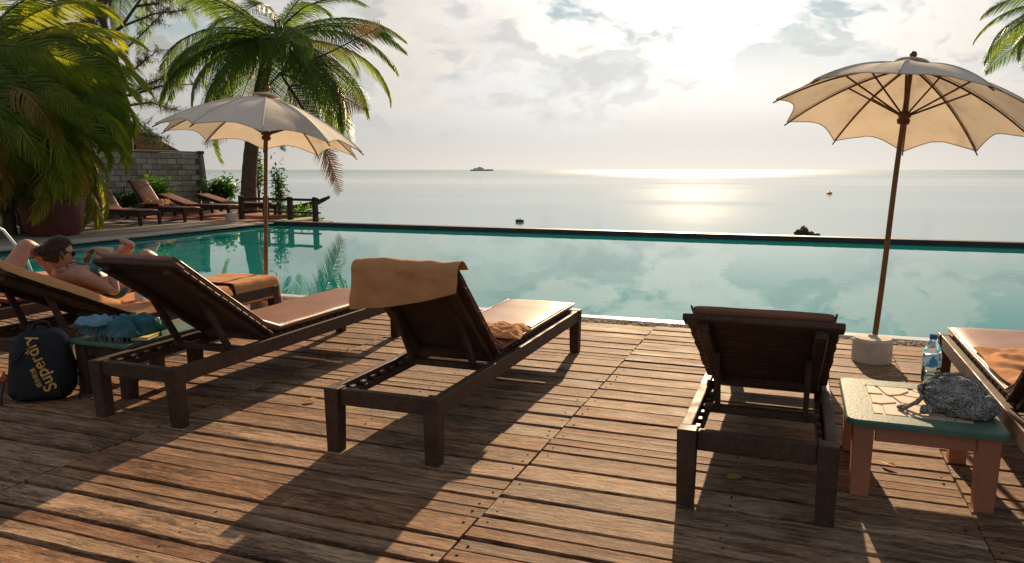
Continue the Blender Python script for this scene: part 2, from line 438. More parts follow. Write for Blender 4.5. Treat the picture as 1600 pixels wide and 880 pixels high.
# ------------------------------------------------------------------ mesh helpers
class MB:
    def __init__(self):
        self.v, self.f = [], []

    def add(self, vs, fs):
        o = len(self.v)
        self.v += [tuple(p) for p in vs]
        self.f += [tuple(i + o for i in q) for q in fs]
        return self

    def box(self, x0, x1, y0, y1, z0, z1):
        return self.add([(x0, y0, z0), (x1, y0, z0), (x1, y1, z0), (x0, y1, z0), (x0, y0, z1), (x1, y0, z1), (x1, y1, z1), (x0, y1, z1)],
                        [(3, 2, 1, 0), (4, 5, 6, 7), (0, 1, 5, 4), (1, 2, 6, 5), (2, 3, 7, 6), (3, 0, 4, 7)])

    def beam(self, a, b, wd, ht, side=None, wd1=None, ht1=None):
        a, b = Vector(a), Vector(b)
        d = (b - a).normalized()
        s = Vector(side) if side else d.cross(Vector((0, 0, 1)))
        if s.length < 1e-4:
            s = Vector((1, 0, 0))
        s = (s - d * s.dot(d)).normalized()
        u = s.cross(d)
        wd1 = wd if wd1 is None else wd1
        ht1 = ht if ht1 is None else ht1
        vs = []
        for p, ww, hh in ((a, wd, ht), (b, wd1, ht1)):
            for sx, sy in ((-1, -1), (1, -1), (1, 1), (-1, 1)):
                vs.append(p + s * sx * ww / 2 + u * sy * hh / 2)
        return self.add(vs, [(3, 2, 1, 0), (4, 5, 6, 7), (0, 1, 5, 4), (1, 2, 6, 5), (2, 3, 7, 6), (3, 0, 4, 7)])

    def tube(self, pts, rad, n=8, cap=True):
        pts = [Vector(p) for p in pts]
        k = len(pts)
        rads = rad if isinstance(rad, (list, tuple)) else [rad] * k
        ref = None
        vs = []
        for i, p in enumerate(pts):
            d = (pts[min(i + 1, k - 1)] - pts[max(i - 1, 0)]).normalized()
            if ref is None:
                ref = d.orthogonal().normalized()
            ref = (ref - d * ref.dot(d))
            ref = ref.normalized() if ref.length > 1e-5 else d.orthogonal().normalized()
            s = d.cross(ref)
            for j in range(n):
                a = 2 * math.pi * j / n
                vs.append(p + (ref * math.cos(a) + s * math.sin(a)) * rads[i])
        fs = [(i * n + j, i * n + (j + 1) % n, (i + 1) * n + (j + 1) % n, (i + 1) * n + j) for i in range(k - 1) for j in range(n)]
        if cap:
            fs.append(tuple(reversed(range(n))))
            fs.append(tuple(range((k - 1) * n, k * n)))
        return self.add(vs, fs)

    def lathe(self, prof, n=24, c=(0, 0, 0)):
        vs, fs = [], []
        k = len(prof)
        for r, h in prof:
            for j in range(n):
                a = 2 * math.pi * j / n
                vs.append((c[0] + r * math.cos(a), c[1] + r * math.sin(a), c[2] + h))
        for i in range(k - 1):
            for j in range(n):
                fs.append((i * n + j, i * n + (j + 1) % n, (i + 1) * n + (j + 1) % n, (i + 1) * n + j))
        if prof[0][0] > 1e-4:
            fs.append(tuple(reversed(range(n))))
        if prof[-1][0] > 1e-4:
            fs.append(tuple(range((k - 1) * n, k * n)))
        return self.add(vs, fs)

    def ball(self, c, r, n=10, m_=6, sq=(1, 1, 1)):
        prof = [(max(1e-5, math.sin(math.pi * i / m_)), -math.cos(math.pi * i / m_)) for i in range(m_ + 1)]
        o = len(self.v)
        self.lathe(prof, n)
        for i in range(o, len(self.v)):
            x, y, zz = self.v[i]
            self.v[i] = (c[0] + x * r * sq[0], c[1] + y * r * sq[1], c[2] + zz * r * sq[2])
        return self

    def grid(self, fn, nu, nv):
        vs = [fn(i / nu, j / nv) for j in range(nv + 1) for i in range(nu + 1)]
        fs = [(j * (nu + 1) + i, j * (nu + 1) + i + 1, (j + 1) * (nu + 1) + i + 1, (j + 1) * (nu + 1) + i) for j in range(nv) for i in range(nu)]
        return self.add(vs, fs)

    def mesh(self, name, mat, smooth=False, bevel=0.0, seg=1):
        me = bpy.data.meshes.new(name)
        me.from_pydata(self.v, [], self.f)
        if bevel:
            bm = bmesh.new()
            bm.from_mesh(me)
            bmesh.ops.bevel(bm, geom=list(bm.edges), offset=bevel, segments=seg, affect='EDGES', profile=0.5, clamp_overlap=True)
            bm.to_mesh(me)
            bm.free()
        if mat:
            me.materials.append(mat)
        if smooth:
            me.polygons.foreach_set('use_smooth', [True] * len(me.polygons))
        me.update()
        return me

    def build(self, name, mat, parent=None, smooth=False, bevel=0.0, seg=1):
        return put(name, self.mesh(name, mat, smooth, bevel, seg), parent)


def put(name, me, parent=None, loc=None, rot=None):
    o = bpy.data.objects.new(name, me)
    COL.objects.link(o)
    if parent is not None:
        o.parent = parent
    if loc is not None:
        o.location = loc
    if rot is not None:
        o.rotation_euler = rot
    return o


def tag(o, label, cat, group=None):
    o['label'] = label
    o['category'] = cat
    if group:
        o['group'] = group
    return o


def thing(name, label, cat, loc=(0, 0, 0), rz=0.0, group=None):
    o = bpy.data.objects.new(name, None)
    o.empty_display_size = 0.2
    COL.objects.link(o)
    o.location = loc
    o.rotation_euler = (0, 0, rz)
    return tag(o, label, cat, group)


def struct(o):
    o['kind'] = 'structure'
    return o


def stuff(o):
    o['kind'] = 'stuff'
    return o


def solid(o, t, off=0.0):
    md = o.modifiers.new('thick', 'SOLIDIFY')
    md.thickness = t
    md.offset = off
    return o


def subd(o, lv=1):
    md = o.modifiers.new('sub', 'SUBSURF')
    md.levels = lv
    md.render_levels = lv
    return o


def nz3(p, s=1.0, o=0.0):
    return noise.noise(Vector((p[0] * s + o, p[1] * s + o * 1.7, p[2] * s - o)))


def extrude_poly(pts, z0, z1):
    n = len(pts)
    vs = [(x, y, z0) for x, y in pts] + [(x, y, z1) for x, y in pts]
    return vs, [tuple(reversed(range(n))), tuple(range(n, 2 * n))] + [(i, (i + 1) % n, n + (i + 1) % n, n + i) for i in range(n)]


# ================================================================== SETTING
# sea
struct(MB().grid(lambda u, v: ((u - .5) * 16000, -200 + v * 12000, -2.4), 8, 8).build('sea', M['sea']))
# ground below the terraces
struct(MB().add(*extrude_poly([(-60, -20), (-13.96, -20), (-13.96, 17.55), (-15.75, 17.55), (-15.75, 21.2), (-17.3, 22.2), (-18.5, 24.5), (-60, 24.5)], -2.8, -0.06)).build('terrace_ground', M['soil']))
struct(MB().box(-16, -11.7, 17.56, 24.4, -2.9, -0.85).build('shore_bank', M['soil']))
struct(MB().box(-13.35, 9, -12, 7.0, -2.8, -0.10).build('deck_ground', M['under']))

# pool
WL = -0.06
struct(MB().grid(lambda u, v: (-13.4 + u * 24, 7.36 + v * 9.84, WL), 2, 2).build('pool_water', M['pool']))
struct(MB().box(-13.9, 11, 17.2, 17.50, -2.6, 0.045).build('pool_far_wall', M['wall_dark'], bevel=0.012))
struct(MB().box(-60, 11, 7.16, 7.24, -1.5, -0.035).build('pool_edge_channel', M['wall_dark']))
struct(MB().box(-8.4, 9, 7.25, 7.40, -1.5, -0.012).build('pool_near_kerb', M['kerb'], bevel=0.008))
# left side of the pool
coping = struct(MB().box(-13.95, -13.44, -6, 17.19, -1.5, -0.02).build('pool_side_wall', M['wall_dark']))
yy = -2.0
k = 0
cop_me = MB().box(-0.30, 0.30, -0.395, 0.395, -0.04, 0.0).mesh('coping_stone', M['stone'], bevel=0.012)
while yy < 19.5:
    put('coping_stone', cop_me, coping, (-13.68 + random.uniform(-.006, .006), yy + .4, 0.022 + random.uniform(-.004, .004)), (0, 0, random.uniform(-.006, .006)))
    yy += 0.8
struct(MB().box(-19.4, -13.99, -6, 17.54, -0.5, -0.015).build('terrace_path', M['paving']))
struct(MB().box(-13.34, -8.41, -6, 7.36, -1.5, -0.02).build('poolside_paving', M['paving']))
struct(MB().box(11, 20, -6, 40, -2.8, -0.03).build('right_terrace', M['soil']))

# deck of planks -------------------------------------------------------------
deck = struct(MB().box(-8.4, 5.0, 0.4, 7.0, -0.11, -0.055).build('deck', M['under']))
SECT = [(-8.4, -7.04), (-7.04, -5.09), (-5.09, -3.345), (-3.345, -1.19), (-1.19, 0.76), (0.76, 2.71), (2.71, 4.66)]
plank_meshes = {}


def plank_mesh(L, var):
    key = (round(L, 2), var)
    if key in plank_meshes:
        return plank_meshes[key]
    mb = MB()
    n = 7
    r2 = random.Random(int(L * 100) + var * 13)
    e = [(r2.uniform(-.004, .004), r2.uniform(-.004, .004)) for _ in range(n + 1)]
    top, hw, T = 0.0, 0.0888, 0.036
    vs = []
    for i in range(n + 1):
        x = -L / 2 + L * i / n
        a, b = e[i]
        c = 0.004
        vs += [(x, -hw + a, -T), (x, -hw + a, top - c), (x, -hw + a + c, top), (x, 0, top - .0015), (x, hw + b - c, top), (x, hw + b, top - c), (x, hw + b, -T)]
    fs = []
    for i in range(n):
        o, q = i * 7, (i + 1) * 7
        for j in range(6):
            fs.append((o + j, q + j, q + j + 1, o + j + 1)[::-1])
    fs.append(tuple(range(7))[::-1])
    fs.append(tuple(range(n * 7, n * 7 + 7)))
    mb.add(vs, fs)
    plank_meshes[key] = mb.mesh('plank', M['deck'])
    return plank_meshes[key]


nails = MB()
PITCHY = 0.2005
for si, (xa, xb) in enumerate(SECT):
    L = xb - xa - 0.007
    y = 7.02 - 0.1 - (0.0, .02, .05, .03, .0, .06, .02)[si]
    row = 0
    while y > 0.75:
        visible = True
        # leave out planks the camera cannot see (left of or below the frame)
        xe = xb
        dv = Vector((xe, y, 0)) - Vector((0, 0, EYE))
        zc = dv.dot(FWD)
        if zc <= 0.3:
            visible = False
        else:
            pxr = 800 + FPX * dv.dot(RGT) / zc
            dl = Vector((xa, y, 0)) - Vector((0, 0, EYE))
            zl = max(dl.dot(FWD), .05)
            pxl = 800 + FPX * dl.dot(RGT) / zl
            pyb = 440 - FPX * dv.dot(UPV) / zc
            if pxr < -250 or pxl > 1850 or (pyb > 1150 and 440 - FPX * dl.dot(UPV) / zl > 1150):
                visible = False
        if visible:
            wsc = random.uniform(0.955, 1.01)
            zz = random.uniform(-0.005, 0.003)
            halves = ((-.0472, .478), (.0472, .478)) if random.random() < .30 else ((0.0, 1.0),)
            for dy_, hs_ in halves:
              o = put('plank', plank_mesh(L, (row + int(dy_ * 100)) % 5), deck, ((xa + xb) / 2 + random.uniform(-.002, .002), y + dy_ + random.uniform(-.002, .002), zz + random.uniform(-.002, .002)),
                    (random.uniform(-.012, .012), random.uniform(-.0022, .0022), random.uniform(-.0022, .0022)))
              o.scale = (1, wsc * hs_, 1)
            if y < 5.5:
                for ex in (xa + .05, xb - .05, (xa + xb) / 2):
                    for dy in (-.045, .045):
                        if random.random() < .4:
                            continue
                        nails.lathe([(1e-5, .0022), (.0055, .0018), (.0065, -.004)], 6, (ex + random.uniform(-.012, .012), y + dy + random.uniform(-.008, .008), zz + .0005))
        y -= PITCHY
        row += 1
stuff(nails.build('nail_heads', M['nail'], deck))

# pebble strip between deck and pool ---------------------------------------
ico = bmesh.new()
bmesh.ops.create_icosphere(ico, subdivisions=1, radius=1.0)
IV = [v.co.copy() for v in ico.verts]
IF = [tuple(v.index for v in f.verts) for f in ico.faces]
ico.free()
peb = MB()
for i in range(5200):
    x = random.uniform(-8.3, 4.5)
    y = random.uniform(7.03, 7.20)
    r = random.uniform(.010, .024)
    sq = (random.uniform(.8, 1.4), random.uniform(.7, 1.1), random.uniform(.45, .8))
    a = random.uniform(0, 6.28)
    ca, sa = math.cos(a), math.sin(a)
    zc = -0.03 + random.uniform(-.012, .016)
    peb.add([(x + (p.x * ca * sq[0] - p.y * sa * sq[1]) * r, y + (p.x * sa * sq[0] + p.y * ca * sq[1]) * r, zc + p.z * sq[2] * r) for p in IV], IF)
po = stuff(peb.build('pebbles', M['pebble'], smooth=True))
po['label'] = 'strip of small pale pebbles between deck and pool edge'
po['category'] = 'pebbles'
struct(MB().box(-8.4, 5, 7.005, 7.155, -0.4, -0.05).build('pebble_channel', M['soil']))


# ================================================================== LOUNGERS
LW = 0.325      # half width
LL = 2.62       # length
HY, HZ = 0.90, 0.365   # hinge


def sweep_pad(path, hw, th, name, mat, parent, seed=0.0, puff=0.006, n=10, lumps=0.004):
    """cushion: rounded slab swept along a path in the y-z plane"""
    pts = [Vector((0, p[0], p[1])) for p in path]
    # resample
    seg = []
    for a, b in zip(pts[:-1], pts[1:]):
        k_ = max(1, int((b - a).length / 0.06))
        seg += [a.lerp(b, i / k_) for i in range(k_)]
    seg.append(pts[-1])
    mb = MB()
    prof = []
    r = th * .42
    for j in range(n + 1):
        u = -1 + 2 * j / n
        prof.append((u * hw, th / 2 + puff * (1 - u ** 4)))
    ring = [(-hw, th / 2 - r)] + [(-hw + r * .3, th / 2 - r * .3)] + [(x * (1 - r / hw), zz) for x, zz in prof] + [(hw - r * .3, th / 2 - r * .3), (hw, th / 2 - r), (hw, -th / 2 + r), (hw - r, -th / 2), (-hw + r, -th / 2), (-hw, -th / 2 + r)]
    m_ = len(ring)
    vs = []
    K = len(seg)
    for i, p in enumerate(seg):
        d = (seg[min(i + 1, K - 1)] - seg[max(i - 1, 0)]).normalized()
        nn = Vector((0, -d.z, d.y))
        if nn.z < 0 and abs(d.y) > .2:
            nn = -nn
        endf = 1.0
        if i == 0 or i == K - 1:
            endf = .55
        for x, h in ring:
            q = p + nn * h * endf + Vector((x * (1 if endf == 1 else .985), 0, 0))
            q += nn * lumps * nz3((x * 5, i * .35, 0), 1.0, seed)
            vs.append(q)
    fs = [(i * m_ + j, i * m_ + (j + 1) % m_, (i + 1) * m_ + (j + 1) % m_, (i + 1) * m_ + j) for i in range(K - 1) for j in range(m_)]
    fs += [tuple(reversed(range(m_))), tuple(range((K - 1) * m_, K * m_))]
    mb.add(vs, fs)
    o = mb.build(name, mat, parent, smooth=True)
    bm = bmesh.new()
    bm.from_mesh(o.data)
    bmesh.ops.recalc_face_normals(bm, faces=bm.faces)
    bm.to_mesh(o.data)
    bm.free()
    return o


_shared = {}


def smesh(key, fn):
    if key not in _shared:
        _shared[key] = fn()
    return _shared[key]


def make_lounger(label, loc, ang, rz=0.0, blen=1.03, group='loungers on the wooden deck', mat='lounger', cmat='cushion', cushion=True, simple_=False, flat_pad=None, splay=0.0):
    t = thing('sun_lounger', label, 'lounger', loc, rz, group)
    W = M[mat]
    legm = smesh(('leg', mat), lambda: MB().add(
        [(-.036, -.036, 0), (.036, -.036, 0), (.036, .036, 0), (-.036, .036, 0), (-.042, -.042, .345), (.042, -.042, .345), (.042, .042, .345), (-.042, .042, .345)],
        [(3, 2, 1, 0), (4, 5, 6, 7), (0, 1, 5, 4), (1, 2, 6, 5), (2, 3, 7, 6), (3, 0, 4, 7)]).mesh('leg', W, bevel=.006, seg=2))
    for sx in (-1, 1):
        for y in (0.042, LL - 0.042):
            o = put('leg', legm, t, (sx * (LW - .042), y, 0))
            if splay:
                o.rotation_euler = (0, splay if y < 1 else -splay * .2, 0)
                o.location.x += math.sin(splay) * .345 if y < 1 else 0
                o.rotation_euler.y *= -1
    railm = smesh(('rail', mat), lambda: MB().box(-.023, .023, .086, LL - .086, .252, .343).mesh('side_rail', W, bevel=.005, seg=2))
    for sx in (-1, 1):
        put('side_rail', railm, t, (sx * (LW - .030), 0, 0))
    bm_ = smesh(('beam', mat), lambda: MB().box(-LW + .086, LW - .086, -.022, .022, .255, .340).mesh('end_beam', W, bevel=.005, seg=2))
    for y in (.044, LL - .044):
        put('end_beam', bm_, t, (0, y, 0))
    if not simple_:
        boltm = smesh(('bolt',), lambda: MB().lathe([(.009, 0), (.009, .003), (.006, .005), (.0001, .005)], 10).mesh('bolt', M['nail']))
        for sx in (-1, 1):
            for zz in (.275, .318):
                put('bolt', boltm, t, (sx * (LW - .042) + sx * .0425, LL - .045, zz), (0, sx * R(90), 0))
    # ledges with notches for the prop bar
    rackm = smesh(('rack', mat), lambda: MB().box(-.014, .014, .10, .86, .262, .300).add(*[[], []]).mesh('notched_rack', W, bevel=.003))
    for sx in (-1, 1):
        rk = put('notched_rack', rackm, t, (sx * (LW - .072), 0, 0))
    if not simple_:
        toothm = smesh(('tooth', mat), lambda: MB().box(-.013, .013, -.022, .022, .3005, .322).mesh('rack_tooth', W, bevel=.004))
        for sx in (-1, 1):
            for i in range(6):
                put('rack_tooth', toothm, t, (sx * (LW - .072), .16 + i * .105, 0))
    ledgem = smesh(('ledge', mat), lambda: MB().box(-.014, .014, .90, LL - .09, .285, .328).mesh('seat_ledge', W))
    for sx in (-1, 1):
        put('seat_ledge', ledgem, t, (sx * (LW - .068), 0, 0))
    slatm = smesh(('slat', mat), lambda: MB().box(-.262, .262, -.033, .033, .330, .352).mesh('slat', W, bevel=.004))
    ns = 19
    for i in range(ns):
        put('slat', slatm, t, (random.uniform(-.003, .003), HY + .05 + i * (LL - .13 - HY - .05) / (ns - 1), 0))
    # backrest
    a = R(ang)
    U = [(-.255, -blen + .02), (-.205, -blen + .02), (-.205, -.05), (.205, -.05), (.205, -blen + .02), (.255, -blen + .02), (.255, .02), (-.255, .02)]
    bk = put('backrest', smesh(('bk', mat, blen), lambda: MB().add(*extrude_poly(U, -.050, -.012)).mesh('backrest', W, bevel=.004)), t, (0, HY, HZ), (-a, 0, 0))
    bsl = smesh(('bslat', mat), lambda: MB().box(-.298, .298, -.0305, .0305, -.0115, .009).mesh('slat', W, bevel=.004))
    nb = 14
    for i in range(nb):
        o = put('slat', bsl, bk, (random.uniform(-.003, .003), -.03 - i * (blen - .05) / (nb - 1), 0))
        if i == nb - 1:
            o.scale = (1.05, 1.2, 1.4)
    # prop
    d = Vector((0, -math.cos(a), math.sin(a)))
    nrm = Vector((0, -math.sin(a), -math.cos(a)))
    top = Vector((0, HY, HZ)) + d * (blen * .62) + nrm * .035
    by = min(.80, max(.30, top.y + .12 + (.10 if ang > 30 else 0)))
    bar = Vector((0, by, .315))
    MB().box(-.255, .255, by - .020, by + .020, .302, .340).build('prop_bar', W, t, bevel=.004)
    for sx in (-1, 1):
        MB().beam((sx * .195, bar.y, bar.z), (sx * .195, top.y, top.z), .024, .045, side=(1, 0, 0)).build('prop_strut', W, t, bevel=.003)
    # cushion
    if cushion:
        nup = Vector((0, math.sin(a), math.cos(a)))
        lift = .032
        h0 = Vector((0, HY, HZ))
        pth = [(LL - .06, HZ + .018), (LL - .5, HZ + .016), (HY + .22, HZ + .016)]
        bend = [h0 + nup * lift + d * s for s in (.10, .35, .65, blen + .015)]
        pth += [(HY + .10, HZ + .017)] + [(b.y, b.z) for b in bend]
        cu = sweep_pad(pth, .278, .052, 'cushion', M[cmat], t, seed=loc[0])
        if not simple_:
            # seam piping along both long edges
            for sx in (-1, 1):
                pp = [(sx * .279, p[0], p[1] + .012) for p in pth]
                MB().tube(pp, .0045, 6).build('piping', M['piping'], cu, smooth=True)
    return t, a, d


def towel_sheet(fn, nu, nv, name, label, loc, th=.004, mat='towel', group=None, rz=0.0):
    o = MB().grid(fn, nu, nv).build(name, M[mat], smooth=True)
    o.location = loc
    o.rotation_euler = (0, 0, rz)
    solid(o, th, 0.0)
    subd(o, 1)
    return tag(o, label, 'towel', group)


CY = 3.19
DECKG = 'loungers on the wooden deck'
L3 = make_lounger('dark slatted lounger seen straight from behind, beside the green-topped table with a bottle', (-0.115, CY, 0), 27.5)
L2 = make_lounger('dark wooden lounger with apricot towel folded over its raised back', (-1.905, CY, 0), 43.5, blen=.78)
L1 = make_lounger('dark lounger with low reclined back and bare brown cushion, next to the black backpack', (-3.535, CY, 0), 34.5, blen=.98, splay=0.07)
L0 = make_lounger('towel-covered lounger on which the woman with sunglasses lies reading', (-4.985, CY + .20, 0), 25)
L5 = make_lounger('lounger at the left edge behind the reading woman, holding a person with bent knee', (-6.26, CY + .10, 0), 25)
L4 = make_lounger('lounger cut off by the right edge with rumpled apricot towel on brown cushion', (1.27, CY, 0), 40)


def wr(x, y, s=1.0, o=0.0):
    return noise.noise(Vector((x * 7 * s + o, y * 7 * s - o, o))) + .5 * noise.noise(Vector((x * 17 * s - o, y * 15 * s + o, o * 2)))


# towel over the back of L2: front flap, over the top, free hang behind
def l2_towel():
    t, a, d = L2
    top = Vector((0, HY, HZ)) + d * (.78 + .02)
    nup = Vector((0, math.sin(a), math.cos(a)))

    def fn(u, v):
        x = -.318 + .636 * u
        hang = .205 - .125 * u + .02 * math.sin(u * 3)
        front = .05
        over = .13
        s = v * (front + over + hang)
        w_ = wr(x, s, 1.0, 3.1) * .015 + .010 * (.5 - abs(noise.noise(Vector((x * 6 + s * 4, s * 2, 4.0))) * 2))
        if s < front:
            p = top - d * (front - s) + nup * (.068 + w_ * .4)
        elif s < front + over:
            f = (s - front) / over
            ang_ = f * math.pi * .80
            c0 = top + nup * .012
            p = c0 + nup * (math.cos(ang_) * .056 + w_ * .4) + d * (math.sin(ang_) * .050 + w_ * .5)
        else:
            q = s - front - over
            c0 = top + nup * .012 + nup * (math.cos(math.pi * .8) * .056) + d * (math.sin(math.pi * .8) * .050)
            p = c0 + Vector((0, -.006 - q * .05, -q))
            p.y += w_ * 1.3 + .013 * math.sin(x * 21 + q * 7 + 2 * math.sin(x * 5)) * min(1, q * 8)
            p.x += 0
        p.x += x * (1 - .02 * v) + .004 * wr(s, x, 1.3, 8.0)
        return p
    return towel_sheet(fn, 26, 26, 'towel', 'apricot towel draped over the raised back of the middle lounger', (-1.905, CY, 0))


l2_towel()


def crumpled(name, label, loc, sx, sy, h, seed, mat='towel', rz=0.0, nu=30, nv=30, prof=None, th=.008):
    def fn(u, v):
        x, y = (u - .5), (v - .5)
        e = max(abs(x), abs(y)) * 2
        edge = 1 + .10 * noise.noise(Vector((u * 3 + seed, v * 3, seed)))
        q1 = noise.noise(Vector((x * 3 + seed, y * 2.2, seed)))
        ca_, sa_ = math.cos(seed), math.sin(seed)
        xr, yr = x * ca_ + y * sa_, -x * sa_ + y * ca_
        zz = h * ((1 - abs(noise.noise(Vector((xr * 2.2 + seed + q1 * .6, yr * 7 + q1, seed)))) * 2.2) * .55 + (1 - abs(noise.noise(Vector((xr * 9 + q1, yr * 4 + seed, seed)))) * 2) * .22 + .1)
        zz = max(zz, 0)
        zz *= min(1, (1 - e) * 5 + .15)
        base = prof(x, y) if prof else 0
        return Vector((x * sx * edge, y * sy * edge, zz + base + .006))
    return towel_sheet(fn, nu, nv, name, label, loc, th, mat, rz=rz)


crumpled('towel', 'apricot towel bunched on the seat of the middle lounger', (-1.80, CY + HY + .33, .415), .46, .36, .055, 2.2, rz=.1)
crumpled('towel', 'rumpled apricot towel spread on the lounger at the right edge', (1.29, CY + HY + .46, .412), .60, .92, .050, 5.5)
# L1's small crumpled corner piping is the cushion itself; L0's towels follow
t0, a0, d0 = L0


def l0_profile(s):
    """surface of the L0 cushion from the foot (s=0) to the top of the back"""
    nup = Vector((0, math.sin(a0), math.cos(a0)))
    seatlen = LL - .02 - HY - .10
    if s < seatlen:
        return Vector((0, LL - .02 - s, HZ + .052))
    q = s - seatlen
    f = min(1, q / .22)
    hb = Vector((0, HY, HZ)) + d0 * (.08 + (q - .16)) + nup * .066
    if q < .22:
        p0 = Vector((0, HY + .10, HZ + .052))
        p1 = Vector((0, HY, HZ)) + d0 * .14 + nup * .066
        return p0.lerp(p1, f)
    return hb


def l0_towel(u, v):
    x = -.335 + .67 * u
    s = .62 + v * 2.19
    p = l0_profile(s)
    over = max(0, abs(x) - .285)
    p = p + Vector((x, 0, 0))
    p.z -= over * 1.6
    p += Vector((0, 0, .009 * wr(x, s, .8, 1.7) + .004))
    return p


towel_sheet(l0_towel, 22, 60, 'towel', 'apricot towel under the reading woman, covering back and seat of her lounger', (-4.985, CY + .20, 0))


def l0_foot(u, v):
    x = -.37 + .74 * u
    s = v * .88
    if s < .26:
        p = Vector((x, LL + .03 + .01 * math.sin(u * 9), HZ + .062 - (.26 - s)))
    else:
        p = Vector((x, LL + .03 - (s - .26), HZ + .066))
    ov = max(0, abs(x) - .30)
    if ov > 0:
        sg = 1 if x > 0 else -1
        p.x = sg * (.30 + ov * .25)
        p.z -= ov * 3.0
    p.z += .008 * wr(x, s, .9, 9.0)
    return p


towel_sheet(l0_foot, 26, 26, 'towel', 'apricot towel hanging over the foot end of the reading woman\'s lounger', (-4.985, CY + .20, 0.004))


# ================================================================== UMBRELLAS
def make_umbrella(label, base, apex, extra_tilt, rz, radius=.97, nr=10):
    base, apex = Vector(base), Vector(apex)
    t = thing('beach_umbrella', label, 'umbrella', base, 0, 'cream beach umbrellas')
    b = MB()
    b.lathe([(.138, 0), (.142, .01), (.142, .165), (.130, .185), (.035, .192), (.030, .21)], 32)
    b.build('base', M['concrete'], t, smooth=False, bevel=0)
    top = apex - base
    axis = top.normalized()
    L = top.length
    # pole with slight bends
    pts = [axis * (L * f) + Vector((.004 * math.sin(f * 7), .003 * math.cos(f * 5), 0)) for f in [0.04 + .96 * i / 14 for i in range(15)]]
    MB().tube(pts, [.0215 - .004 * i / 14 for i in range(15)], 10).build('pole', M['pole'], t, smooth=True)
    for f in (.30, .55, .70):
        pass
    ca = (axis + Vector(extra_tilt)).normalized()
    q = Vector((0, 0, 1)).rotation_difference(ca)
    hub = axis * (L - .05)
    rot = q.to_matrix() @ Matrix.Rotation(rz, 3, 'Z')

    def prof(s):                       # s 0..1 along a rib -> (radius, drop)
        return radius * (s - .04 * s * s) / .96, -radius * .45 * (.42 * s + .58 * s ** 2.1)
    can = None
    for i in range(nr):
        def fn(u, v, i=i):
            ang = (i + u) * 2 * math.pi / nr
            sc = math.sin(u * math.pi)                     # 0 at ribs, 1 mid panel
            s = v * (1 - .088 * sc * v)
            r, dz = prof(s)
            r *= math.cos(math.pi / nr) / math.cos((u - .5) * 2 * math.pi / nr)      # taut straight between ribs
            r *= 1 - .012 * sc * v
            wob = (.010 * noise.noise(Vector((u * 3 + i * 7, v * 4, radius))) + .005 * noise.noise(Vector((u * 9 + i * 5, v * 5, radius * 3)))) * sc
            return hub + rot @ Vector((r * math.cos(ang), r * math.sin(ang), dz + .012 - .010 * sc * math.sin(v * math.pi) + wob))
        pn = MB().grid(fn, 8, 14).build('canopy_panel', M['canvas'], t, smooth=True)
        MB().tube([fn(0.0, .05 + .94 * q / 10) + rot @ Vector((0, 0, .002)) for q in range(11)], .0042, 5).build('seam', M['canvas'], pn, smooth=True)
        # hem along the scalloped edge
        MB().tube([fn(q / 10, 1.0) for q in range(11)], .0045, 5).build('hem', M['canvas'], pn, smooth=True)
    # cap piece + finial
    cap = MB().lathe([(.13, -.012), (.12, .004), (.06, .018), (.022, .026)], 20)
    cap.v = [tuple(hub + rot @ Vector((p[0], p[1], p[2] + .022))) for p in cap.v]
    cap.build('canopy_cap', M['canvas'], t, smooth=True)
    fi = MB().lathe([(.012, 0), (.012, .03), (.022, .045), (.026, .06), (.018, .078), (.0001, .086)], 12)
    fi.v = [tuple(hub + rot @ Vector((p[0], p[1], p[2] + .03))) for p in fi.v]
    fi.build('finial', M['ribs'], t, smooth=True)
    run = hub - axis * .36
    rn = MB().lathe([(.028, -.05), (.040, -.045), (.046, -.02), (.034, -.006), (.046, .012), (.040, .035), (.028, .04)], 14)
    rn.v = [tuple(run + rot @ Vector(p)) for p in rn.v]
    rn.build('runner_hub', M['ribs'], t, smooth=True)
    for i in range(nr):
        ang = i * 2 * math.pi / nr
        cs, sn = math.cos(ang), math.sin(ang)
        pts = []
        for j in range(11):
            r, dz = prof(.03 + .99 * j / 10)
            pts.append(hub + rot @ Vector((r * cs, r * sn, dz - .004)))
        rb = MB().tube(pts, [.0085 - .003 * j / 10 for j in range(11)], 6).build('rib', M['ribs'], t, smooth=True)
        r, dz = prof(.47)
        MB().tube([run, hub + rot @ Vector((r * cs, r * sn, dz - .012))], .0068, 6).build('stretcher', M['ribs'], rb, smooth=True)
    return t


make_umbrella('open cream umbrella at right with its base beside the water bottle', (0.585, 6.27, 0), (0.715, 6.30, 2.235), (0.08, .23, 0), R(9), .875)
uL = make_umbrella('open cream umbrella at left standing behind the foot of the reading woman\'s lounger', (-4.97, 6.17, 0), (-4.865, 6.22, 2.19), (0.02, 0.10, 0), R(20))


